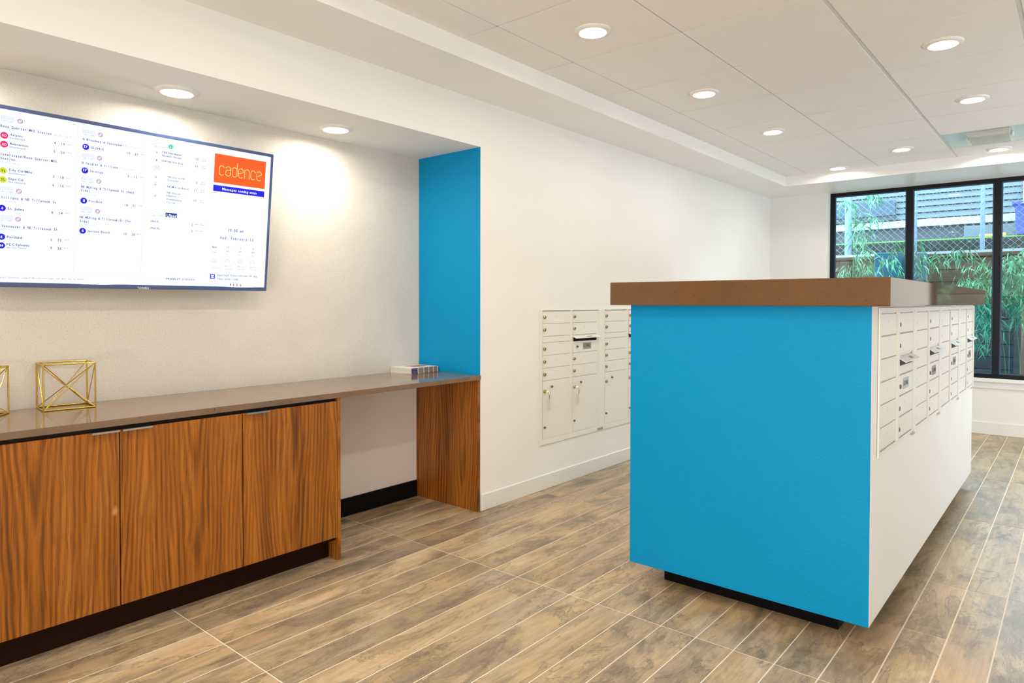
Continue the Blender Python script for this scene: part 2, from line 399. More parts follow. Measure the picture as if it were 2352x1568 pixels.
# ceiling
cl=MB()
X0T,Y1T,XT1,YT0=-2.327,7.115,2.05,-1.55
TS=[(XW-.1,YN,ZS,X0T,YF+.05,ZC+.25),(X0T,Y1T,ZS,XR,YF+.05,ZC+.25),(XT1,YN,ZS,XR,Y1T,ZC+.25),(X0T,YN,ZS,XT1,YT0,ZC+.25),(X0T,YT0,ZC+.02,XT1,Y1T,ZC+.25)]
for b in TS: cl.box(*b)
ceil_=struct(cl.build('ceiling',M['soffit']))
gx=[X0T,-2.105,-1.475,-.853,-.222,.41,1.04,1.67,XT1]
gy=[YT0,-1.31,-.69,-.075,.541,1.158,1.775,2.392,3.008,3.628,4.257,4.875,5.483,6.107,6.72,Y1T]
tilemesh=MB().cbox(-.5,-.5,0,.5,.5,.016,.0).v
def tile_mesh():
    return MB().box(-.5,-.5,0,.5,.5,.016).mesh('ceiling_tile',M['tile'])
tm=tile_mesh()
wide={3:.022,4:.022}
FIX=(3,13)
for i in range(len(gx)-1):
    for j in range(len(gy)-1):
        x0,x1,y0,y1=gx[i],gx[i+1],gy[j],gy[j+1]
        x0+= wide.get(i,.0055)/2 if i else 0; x1-=wide.get(i+1,.0055)/2 if i+1<len(gx)-1 else 0
        y0+=.0036 if j else 0; y1-=.0036 if j+1<len(gy)-1 else 0
        o=inst('ceiling_tile',tm,ceil_,((x0+x1)/2,(y0+y1)/2,ZC),(x1-x0,y1-y0,1))
        if (i,j)==FIX:
            o.scale=(x1-x0,.02,1); o.location=((x0+x1)/2,y1-.012,ZC)
            MB().box(x0,y0,ZC+.003,x1,y1-.03,ZC+.012).build('metal_panel',M['aqua'],ceil_)['label']='glossy ceiling panel with an aqua daylight reflection put into its colour'
for i,x in enumerate(gx[1:-1],1):
    MB().box(x-.012,YT0,ZC+.003,x+.012,Y1T,ZC+.0055).build('grid_runner',M['grid'] if i in wide else M['grid_gap'],ceil_)
for y in gy[1:-1]:
    MB().box(X0T,y-.012,ZC+.0060,XT1,y+.012,ZC+.0150).build('grid_tee',M['grid_gap'],ceil_)

# window
wn=bpy.data.objects.new('window_1',None); COL.objects.link(wn); struct(wn)
fy0,fy1=YF+.10,YF+.16
fr=MB(); fr.box(WX0,fy0,WZ0,WX0+.042,fy1,ZS); fr.box(WX1-.042,fy0,WZ0,WX1,fy1,ZS); fr.box(WX0+.042,fy0,ZS-.034,WX1-.042,fy1,ZS); fr.box(WX0+.042,fy0,WZ0,WX1-.042,fy1,WZ0+.03)
fr.build('window_frame',M['black_metal'],wn,bevel=.002)
mul=[-1.355,-.620]
for x in mul: MB().cbox(x-.028,fy0-.003,WZ0+.03,x+.028,fy1,ZS-.034,.002).build('mullion',M['black_metal'],wn)
ed=[WX0+.042]+mul+[WX1-.042]
for a,b,oa,ob in ((ed[0],ed[1],0,.028),(ed[1],ed[2],.028,.028),(ed[2],ed[3],.028,0)):
    MB().box(a+oa,fy0+.028,WZ0+.03,b-ob,fy0+.034,ZS-.034).build('glass_pane',M['glass'],wn)
    g=MB(); a2,b2,z0,z1=a+oa,b-ob,WZ0+.03,ZS-.034
    for q in ((a2,fy0+.018,z0,a2+.012,fy0+.028,z1),(b2-.012,fy0+.018,z0,b2,fy0+.028,z1),(a2+.012,fy0+.018,z0,b2-.012,fy0+.028,z0+.012),(a2+.012,fy0+.018,z1-.012,b2-.012,fy0+.028,z1)): g.box(*q)
    g.build('glazing_bead',M['galv'],wn)
struct(MB().cbox(WX0-.03,YF-.035,WZ0-.035,WX1+.03,YF+.10,WZ0,.003).build('window_sill',M['trim'])).parent=wn
a=MB().cbox(WX0-.01,YF-.014,WZ0-.095,WX1+.01,YF,WZ0-.036,.002).build('window_apron',M['trim'],wn)

# ================================================================== DOWNLIGHTS
def downlight(x,y,z,label,group):
    t=thing('recessed_downlight',label,'ceiling light',(x,y,z),group=group)
    if not hasattr(downlight,'tr'):
        downlight.tr=MB().lathe([(.089,0),(.088,-.004),(.080,-.008),(.069,-.012),(.064,-.012),(.0625,-.008),(.062,0)],40,cap=False).mesh('trim_ring',M['trim'])
        downlight.df=MB().lathe([(.0622,-.0005),(.0615,-.0015),(.03,-.002),(.002,-.0022)],32).mesh('diffuser',M['lamp'])
        for me in (downlight.tr,downlight.df):
            for p_ in me.polygons: p_.use_smooth=True
    inst('trim_ring',downlight.tr,t); inst('diffuser',downlight.df,t)
    return t
G1='downlights in the tiled ceiling'
for x,y,l in [(-1.79,2.72,'round lit downlight nearest the camera in the tiled ceiling'),
 (-1.79,3.96,'second round downlight from the camera in the row along the long soffit'),
 (-1.79,5.17,'third round downlight from the camera in the row along the long soffit'),
 (-1.79,6.95,'farthest downlight of the row along the soffit, by the inner tray corner'),
 (-.54,3.96,'round lit downlight at the upper right of the photo, nearest of the right-hand row'),
 (-.54,5.15,'middle round downlight of the right-hand row, between the nearest light and the aqua panel'),
 (-1.164,6.44,'round downlight between the two rows, left of the hanging emergency fixture'),
 (-.54,6.95,'round downlight right behind the emergency fixture, closest to the window')]:
    downlight(x,y,ZC,l,G1)
GO='downlights of the ceiling outside the photo'
for x,y in [(-1.79,1.47),(-.54,1.47),(-.54,2.72),(.72,.23),(.72,5.15),(.72,6.95),(-1.79,.23),(-.54,.23),(-.54,-.95),(-1.79,-.95),(.72,-.95)]:
    downlight(x,y,ZC,'round lit recessed downlight of the tiled ceiling outside the photo',GO)
G2='downlights in the alcove soffit'
downlight(-3.03,1.33,ZA,'round white-rimmed downlight in the alcove soffit above the television',G2)
downlight(-3.03,2.15,ZA,'round white-rimmed downlight in the alcove soffit between television and blue wall',G2)
downlight(-3.03,.50,ZA,'round white-rimmed downlight in the alcove soffit beyond the left edge of the photo',G2)

# emergency fixture
t=thing('emergency_light','pale box-shaped emergency fixture with clear lens hanging under the aqua ceiling panel','light fixture',(-.55,6.32,ZC))
v=MB(); x0,x1=-.135,.135; ya,yb=-.17,.15
v.add([(x0,ya,0),(x1,ya,0),(x1,yb,0),(x0,yb,0),(x0+.01,ya+.05,-.03),(x1-.01,ya+.05,-.03),(x1-.01,yb-.01,-.045),(x0+.01,yb-.01,-.045)],[(0,1,2,3),(4,7,6,5),(0,4,5,1),(1,5,6,2),(2,6,7,3),(3,7,4,0)])
v.build('lens',M['acrylic'],t)
MB().cbox(x0+.03,ya+.07,-.018,x1-.03,yb-.03,-.0,.004).build('housing',M['trim'],t)
for s in (-.07,.07): MB().lathe([(.018,0),(.022,-.010),(.001,-.012)],16,(s,0,-.018)).build('lamp_head',M['steel'],t)
for s in (x0-.014,x1+.002): MB().cbox(s,-.03,-.03,s+.012,.03,0,.003).build('end_clip',M['trim'],t)

# ================================================================== MAILBOXES
LK={}
def lock_mesh(kind):
    if kind not in LK:
        r={'brass':.0115,'small':.0075,'hook':.009,'flush':.007}[kind]
        if kind=='flush':
            LK[kind]=MB().lathe([(r,0),(r,.0014),(r*.2,.0018)],14,axis='x').mesh('lock',M['box_white']); return LK[kind]
        k_=.45 if kind=='hook' else 1
        mb=MB().lathe([(r,0),(r,.008*k_),(r*.8,.011*k_),(r*.25,.011*k_),(r*.2,.007*k_)],18,axis='x')
        mb.box(.0108*k_,-r*.12,-r*.55,.0116*k_,r*.12,r*.55,1)
        LK[kind]=mb.mesh('lock',[M['brass'] if kind=='brass' else M['brass_dark'],M['dark']])
    return LK[kind]
DM={}
def door_obj(parent,y0,z0,y1,z1,n=.004,name='box_door'):
    k=(round(y1-y0,4),round(z1-z0,4),n)
    if k not in DM: DM[k]=MB().cbox(0,0,0,n,y1-y0,z1-z0,.0014).mesh(name,M['box_white'])
    return inst(name,DM[k],parent,(0.0,y0,z0))
def hood(parent,y0,y1,z,out=.052,drop=.022):
    """open flap of the outgoing mail slot, with the dark slot behind it"""
    s=MB(); s.add([(.002,y0,z),(out,y0+.0,z-drop),(out,y1+.02,z-drop),(.002,y1,z),(.002,y0,z-.004),(out,y0,z-drop-.004),(out,y1+.02,z-drop-.004),(.002,y1,z-.004)],
          [(0,1,2,3),(4,7,6,5),(0,4,5,1),(1,5,6,2),(2,6,7,3),(3,7,4,0)])
    h=s.build('slot_flap',M['box_white'],parent)
    MB().box(.0035,y0+.008,z-.037,.0046,y1-.006,z-.006).build('slot_opening',M['dark'],h)
    q=(y0+y1)/2; 
    p_=MB(); e=.0006
    xa_,xb_=out*.38,out*.78
    def zt(x): return z-drop*(x-.002)/(out-.002)+e
    p_.add([(xa_,q+.0,zt(xa_)),(xb_,q+.01,zt(xb_)),(xb_,q+.07,zt(xb_)),(xa_,q+.06,zt(xa_)),(xa_,q+.0,zt(xa_)-.001),(xb_,q+.01,zt(xb_)-.001),(xb_,q+.07,zt(xb_)-.001),(xa_,q+.06,zt(xa_)-.001)],[(0,1,2,3),(4,7,6,5),(0,4,5,1),(1,5,6,2),(2,6,7,3),(3,7,4,0)])
    p_.build('flap_plate',M['ink_grey'],h)
    w_=MB(); 
    w_.add([(.0046,y0+.001,z-.005),(out*.85,y0+.001,z-drop*.85-.004),(.0046,y0+.001,z-.034),(.0046,y0+.006,z-.005),(out*.85,y0+.006,z-drop*.85-.004),(.0046,y0+.006,z-.034)],[(0,1,2),(3,5,4),(0,3,4,1),(1,4,5,2),(2,5,3,0)])
    return h
def number(parent,y,z,txt):
    flat_text(parent,'door_number',txt,y,z,.010,M['ink_faint'],n=.0043)
def wall_unit(y0,label,keys):
    """two-column front-loading unit; local x out of the wall, y along it, z from the floor"""
    t=thing('mailbox_unit',label,'mailbox',(XW+.0015,y0,0),group='mailbox units in the left wall')
    fm=MB(); W_=.70; zb,zt=.311,1.197
    # rim with a recessed field
    fm.box(-.0013,0,zb,.0,W_+.052,zt); 
    fm.box(0,-.012,zb-.012,.006,.012,zt); fm.box(0,W_+.0,zb-.012,.006,W_+.0525,zt); fm.box(0,.012,zb-.012,.006,W_,zb+.022); fm.box(0,.012,zt-.004,.006,W_,zt)
    fm.box(0,.331,zb+.022,.0025,.362,zt-.004)
    fm.build('frame',M['box_white'],t)
    MB().box(.0002,.014,zt-.0105,.0012,W_-.002,zt-.0045).build('shadow_gap',M['box_gap'],t)
    rows1=[(1.186,1.106),(1.104,1.0215),(1.0195,.9795),(.9775,.894),(.892,.809),(.807,.7245),(.7225,.337)]
    for c,(ya,yb) in enumerate(((.020,.331),(.365,.672))):
        for r_,(z1,z0) in enumerate(rows1):
            if c==1 and r_==2:
                hood(t,ya,yb,1.010,.033,.012); continue
            d=door_obj(t,ya,z0,yb,z1-.0015, .003 if r_==2 else .004, 'blank_panel' if r_==2 else ('parcel_door' if r_==6 else 'box_door'))
            h=z1-z0
            if r_==2: continue
            if r_==6:
                inst('lock',lock_mesh('brass'),d,(.004,.016,h-.068)); inst('lock',lock_mesh('small'),d,(.004,.096,h-.042)); inst('lock',lock_mesh('small'),d,(.004,.016,h-.308))
                number(d,.14,h-.19,'1P')
            elif c==1 and r_==3:
                inst('lock',lock_mesh('small'),d,(.004,.050,h*.50))
                pl=MB().cbox(0,0,0,.0012,.104,.046,.0003).build('name_plate',M['placard'],d,(.004,.125,h*.5-.023))
                flat_text(d,'plate_lettering','U.S. MAIL',.133,h*.5-.009,.022,M['ink'],n=.0056,width=.086,bold=True)
            else:
                inst('lock',lock_mesh('brass'),d,(.004,.014,h*.52)); number(d,.14,h*.55,str(10+c*7+r_))
        MB().box(.0003,ya-.004,.333,.0016,ya-.0005,1.187).build('shadow_gap',M['box_gap'],t)
        for z1,z0 in rows1[:-1]: MB().box(.0003,ya,z0-.0035,.0022,yb,z0).build('shadow_gap',M['box_gap'],t)
    MB().box(.006,W_-.02,zb-.008,.0075,W_+.055,zb+.008).build('maker_plate',M['placard'],t)
    return t
def island_unit(y0,label,last=False):
    t=thing('mailbox_unit',label,'mailbox',(-.5615,y0,0),group='mailbox units in the side of the island')
    W_=.70; zb,zt=.682,1.2285
    fm=MB(); fm.box(0,0,zb,.005,.022,zt); fm.box(0,.655,zb,.008,W_,zt); fm.box(0,.022,zb,.005,.655,zb+.016); fm.box(0,.022,zt-.018,.005,.655,zt); fm.box(0,.300,zb+.016,.009,.336,zt-.018); fm.box(0,.636,zb+.016,.008,.655,zt-.018)
    fm.build('frame',M['box_white'],t)
    MB().box(.0003,.294,zb+.016,.0016,.300,zt-.018).build('shadow_gap',M['box_gap'],t)
    zs=[1.2075-.0847*i for i in range(7)]
    for c,(ya,yb) in enumerate(((.026,.292),(.339,.632))):
        for r_ in range(6):
            z1,z0=zs[r_],zs[r_+1]
            if c==1 and r_==2:
                hood(t,ya,yb,1.030,.030,.018); z1=.995
                door_obj(t,ya,z0+.003,yb,z1-.002,.004,'blank_panel'); continue
            d=door_obj(t,ya,z0+.003,yb,z1-.001,.005 if c else .004); h=z1-z0-.004; nn=.005 if c else .004
            if c==1 and r_==3:
                inst('lock',lock_mesh('hook'),d,(nn,.03,h*.45))
                MB().cbox(0,0,0,.0012,.115,.045,.0003).build('name_plate',M['placard'] if y0<3 else M['ink_grey'],d,(nn,.085,h*.5-.02))
                flat_text(d,'plate_lettering','U.S. MAIL',.095,h*.5-.006,.020,M['ink'],n=nn+.0016,width=.095,bold=True)
            else:
                inst('lock',lock_mesh('hook' if c else 'flush'),d,(nn,.012,h*.42))
                flat_text(d,'door_number',str(30+c*6+r_),.11,h*.55,.010,M['ink_faint'],n=nn+.0003)
        for r_ in range(1,6):
            if c==1 and r_==2: continue
            MB().box(.0003,ya,zs[r_],.0022 if c==0 else .006,yb,zs[r_]+.003).build('shadow_gap',M['box_gap'],t)
    MB().box(.005,W_-.06,zb-.012,.0065,W_-.005,zb+.004).build('maker_plate',M['placard'],t)
    return t

# ---- flat lettering, built glyph by glyph from the built-in font
GL={}
def glyph(ch,bold):
    k=(ch,bold)
    if k in GL: return GL[k]
    cu=bpy.data.curves.new('glyph','FONT'); cu.body=ch; cu.size=1; cu.resolution_u=2; cu.offset=(.010 if ch in 'MWmw' else .020) if bold else .006
    ob=bpy.data.objects.new('glyph',cu); me=bpy.data.meshes.new_from_object(ob)
    vs=[(v.co.x,v.co.y) for v in me.vertices]; fs=[tuple(p.vertices) for p in me.polygons]
    cu2=bpy.data.curves.new('g2','FONT'); 
    xs=[v[0] for v in vs] or [0,.3]
    GL[k]=(vs,fs,min(xs),max(xs)); bpy.data.objects.remove(ob); bpy.data.curves.remove(cu); bpy.data.curves.remove(cu2); bpy.data.meshes.remove(me)
    return GL[k]
def text_geo(txt,x,y,width,cap,mono,bold):
    """(verts,faces) in the plane; cap = capital height, width = overall width or None"""
    S=cap/.70; out_v=[];out_f=[]; cur=0; items=[]
    for ch in txt:
        if ch==' ': cur+=.34 if not mono else .62; continue
        vs,fs,a,b=glyph(ch,bold)
        if mono: items.append((vs,fs,cur+.31-(a+b)/2, min(1,.56/max(b-a,.01)),(a+b)/2)); cur+=.62
        else: items.append((vs,fs,cur-a+.03,1,0)); cur+=(b-a)+.09
    tot=max(cur-(.06 if not mono else .06),.05); kx=(width/(tot*S)) if width else 1
    for vs,fs,dx,sq,mid in items:
        o=len(out_v)
        for (a,b) in vs: out_v.append((x+((mid+(a-mid)*sq)+dx)*S*kx, y+b*S))
        out_f+= [tuple(i+o for i in f) for f in fs]
    return out_v,out_f
def flat_text(parent,name,txt,y,z,cap,mat,n=.005,width=None,bold=False):
    v_,f_=text_geo(txt,y,z,width,cap,False,bold)
    mb=MB(); mb.add([(n,a,b) for a,b in v_],f_); return mb.build(name,mat,parent)
M['ink_faint']=paint('pale_number_print',(.60,.58,.53),.5,0)

wall_unit(3.540,'cream two-column mailbox unit in the left wall with two keys hanging from its parcel locks',True)
wall_unit(4.305,'cream mailbox unit in the left wall partly hidden by the blue island end',False)

def key(y,z,tilt,label):
    t=thing('key_set',label,'key',(XW+.015,y,z),group='keys in the parcel locks')
    MB().cbox(0,-.0011,-.0045,.022,.0011,.0045,.0004).lathe([(.011,0),(.011,.002)],14,(.0,0,0)).build('key',M['brass'],t).rotation_euler=(0,0,.5)
    rg=MB(); n=20; R_=.013
    pts=[Vector((.022,.012+R_*math.cos(2*PI*i/n)*.9,-.012+R_*math.sin(2*PI*i/n))) for i in range(n)]
    for i in range(n): rg.tube(pts[i],pts[(i+1)%n],.0011,6,cap=False)
    rg.build('key_ring',M['brass'],t)
    ch=MB().tube((.022,.012,-.024),(.020,.014,-.05),.0028,8); ch.build('chain',M['brass'],t)
    tg=MB().cbox(.018,-.014,-.128,.0195,.018,-.05,.0005).build('key_tag',M['key_tag'],t); tg.rotation_euler=(tilt,0,0)
    return t
key(3.580,.655,.08,'brass key with hanging paper tag in the parcel lock of the leftmost mailbox column')
key(3.925,.6545,-.02,'brass key with hanging paper tag in the parcel lock below the U.S. MAIL door')

# ================================================================== ISLAND
t=thing('mailbox_island','freestanding bright blue-ended island with white sides raised over a recessed black base','island',(-1.05,4.1,0))
ix0,ix1,iy0,iy1=-1.532,-.563,2.642,5.565
b=MB().box(ix0,iy0,.09,ix1,iy1,1.235,0,{'-y':1,'+y':1}).build('body',[M['wall'],M['blue']],t,bevel=.002); b.location=(1.05,-4.1,0)
b=MB().box(ix0+.11,iy0+.12,0,ix1-.13,iy1-.12,.09).build('recessed_base',M['black_rubber'],t); b.location=(1.05,-4.1,0)
s=MB().cbox(-1.612,2.598,1.2352,-.498,5.60,1.3355,.0015).build('island_countertop',M['quartz_edge']); tag(s,'thick brown speckled stone slab on top of the blue island','countertop')
for i,l in enumerate(('first mailbox unit in the white island side, nearest the blue end','second mailbox unit from the blue end in the white island side','third mailbox unit from the blue end in the white island side','last mailbox unit in the white island side, closest to the window')):
    island_unit(2.735+i*.705,l)

# ================================================================== ALCOVE CABINETS, COUNTER
XD=XW
def cabinet(y0,y1,doors,label,endpanel=False):
    """doors: list of (y0,y1,handle y0,handle y1)"""
    t=thing('base_cabinet',label,'cabinet',(XD-.27,(y0+y1)/2,0),group='walnut base cabinets under the stone counter')
    L=(-(XD-.27),-(y0+y1)/2,0)
    c=MB(); c.box(XB+.01,y0,.095,XD-.020,y1-(.018 if endpanel else 0),.772); b_=c.build('carcass',M['toe'],t); b_.location=L
    b_=MB().box(XB+.01,y0,0,XD-.075,y1-(.018 if endpanel else 0),.095).build('toe_kick',M['toe'],t); b_.location=L
    b_=MB().box(XD-.019,y0+.001,.772,XD-.016,y1-.019 if endpanel else y1,.7855).build('shadow_rail',M['dark'],t); b_.location=L
    for (a,b,ha,hb) in doors:
        d=MB().cbox(XD-.019,a,.113,XD,b,.770,.0008).build('door',M['walnut'],t); d.location=L
        h=MB().box(XD-.010,ha,.7702,XD+.018,hb,.7722).box(XD+.016,ha,.7655,XD+.018,hb,.7702); 
        hh=h.build('pull_handle',M['steel'],d); hh['label']='slim brushed steel edge pull'
    if endpanel:
        b_=MB().cbox(XB+.003,y1-.0165,.0,XD,y1,.7855,.0008).build('end_panel',M['walnut_side'],t); b_.location=L
    return t
cabinet(-.47,.496,[(-.466,.012,-.09,.008),(.016,.494,.02,.12)],'walnut double-door base cabinet beyond the left edge of the photo')
cabinet(.498,1.4635,[(.500,.9785,.883,.976),(.983,1.4615,.986,1.092)],'walnut double-door base cabinet at left with two steel edge pulls meeting in the middle')
cabinet(1.465,1.962,[(1.4665,1.943,1.475,1.578)],'single-door walnut base cabinet with side panel beside the open kneehole',True)
s=MB().cbox(XB+.002,2.931,0,XD,2.9535,.7855,.0008).build('support_panel',M['walnut_side']); tag(s,'walnut side panel standing under the right end of the stone counter','panel')
s=MB().cbox(XB+.001,-.6,.786,XD+.006,2.9545,.812,.0012).build('stone_counter',M['quartz']); tag(s,'long glossy brown stone counter along the alcove over walnut cabinets and open kneehole','countertop')

# gold wire cubes
def cube(x,y,a,w_,d_,h_,label):
    t=thing('wire_cube',label,'decor',(x,y,.812),group='gold wire cubes on the counter')
    e1=Vector((math.sin(a),math.cos(a),0)); e2=Vector((-math.cos(a),math.sin(a),0)); R_=.0032
    def P(i,j,k): return e1*(i*w_)+e2*(j*d_)+Vector((0,0,R_+k*(h_-2*R_)))
    for i,j in ((0,0),(1,0),(0,1),(1,1)):
        MB().tube(P(i,j,0),P(i,j,1),R_,10).build('edge_rod',M['gold'],t,smooth=False)
    for k in (0,1):
        for p_,q_ in (((0,0),(1,0)),((1,0),(1,1)),((1,1),(0,1)),((0,1),(0,0))): MB().tube(P(*p_,k),P(*q_,k),R_,10).build('edge_rod',M['gold'],t)
    for p_,q_ in (((1,0,1),(0,1,0)),((0,1,1),(1,0,0)),((0,0,1),(1,1,0)),((1,1,1),(0,0,0)),((1,0,1),(0,0,0)),((1,0,1),(1,1,0)),((0,1,1),(0,0,0)),((0,1,1),(1,1,0))):
        MB().tube(P(*p_),P(*q_),.0019,8).build('brace_rod',M['gold'],t)
cube(-3.118,.846,.10,.178,.140,.187,'gold wire cube with crossing diagonal rods, standing whole on the counter')
cube(-3.055,.655,-.95,.160,.160,.187,'gold wire cube cut off by the left edge of the photo')

# brochures
t_=NT('brochure_paper'); p=t_.pos(); sep=t_.n('ShaderNodeSeparateXYZ'); t_.l(p,sep.inputs[0])
y=t_.math('MULTIPLY',t_.math('SUBTRACT',sep.outputs[1],2.715),4.45)
c=t_.ramp(y,[(0,S2L((238,232,220))),(.03,S2L((238,232,220))),(.031,S2L((96,84,140))),(.22,S2L((96,84,140))),(.25,S2L((236,230,215))),(.28,S2L((170,158,135))),(.44,S2L((170,158,135))),(.46,S2L((238,232,220))),(.49,S2L((158,148,128))),(.62,S2L((158,148,128))),(.64,S2L((238,232,220))),(.67,S2L((150,140,122))),(.80,S2L((150,140,122))),(.82,S2L((238,232,220))),(.85,S2L((160,140,140))),(.96,S2L((160,140,140))),(.97,S2L((238,232,220)))],'CONSTANT')
t_.set(c,.4); M['fold']=t_.m
M['paper']=paint('white_brochure_paper',(.84,.81,.75),.4,.02)
M['print_red']=paint('red_cover_print',(.52,.16,.12),.35,0); M['print_plum']=paint('plum_cover_print',(.12,.06,.16),.35,0)
for i in range(8):
    ox,oy=random.uniform(-.002,.002),random.uniform(-.002,.002)
    z=.812+i*.0045; top=i==7
    t=thing('brochure','white folded brochure with red and plum picture on top of the brochure stack' if top else 'white folded brochure in the stack on the counter, below the top one','brochure',(-3.17+ox,2.83+oy,z),group='brochures stacked at the right end of the counter')
    if i==0: t.rotation_euler=(0,0,.03); t['label']='bottom brochure of the stack, set slightly skewed on the stone counter'
    MB().box(-.095,-.113,.0001,.090,.113,.0042).build('pages',M['paper'],t)
    MB().box(.090,-.113,.0004,.0925,.113,.0040).build('folded_edge',M['fold'],t)
    if top:
        MB().add([(-.06,-.02,.0044),(.03,.0,.0044),(.055,.085,.0044),(-.055,.10,.0044)],[(0,1,2,3)]) 
        b_=MB(); b_.box(-.06,-.03,.0042,.03,.085,.0045); b_.build('cover_picture',M['print_red'],t)
        b_=MB(); b_.box(.012,-.03,.0045,.03,.085,.0047); b_.build('cover_picture',M['print_plum'],t)

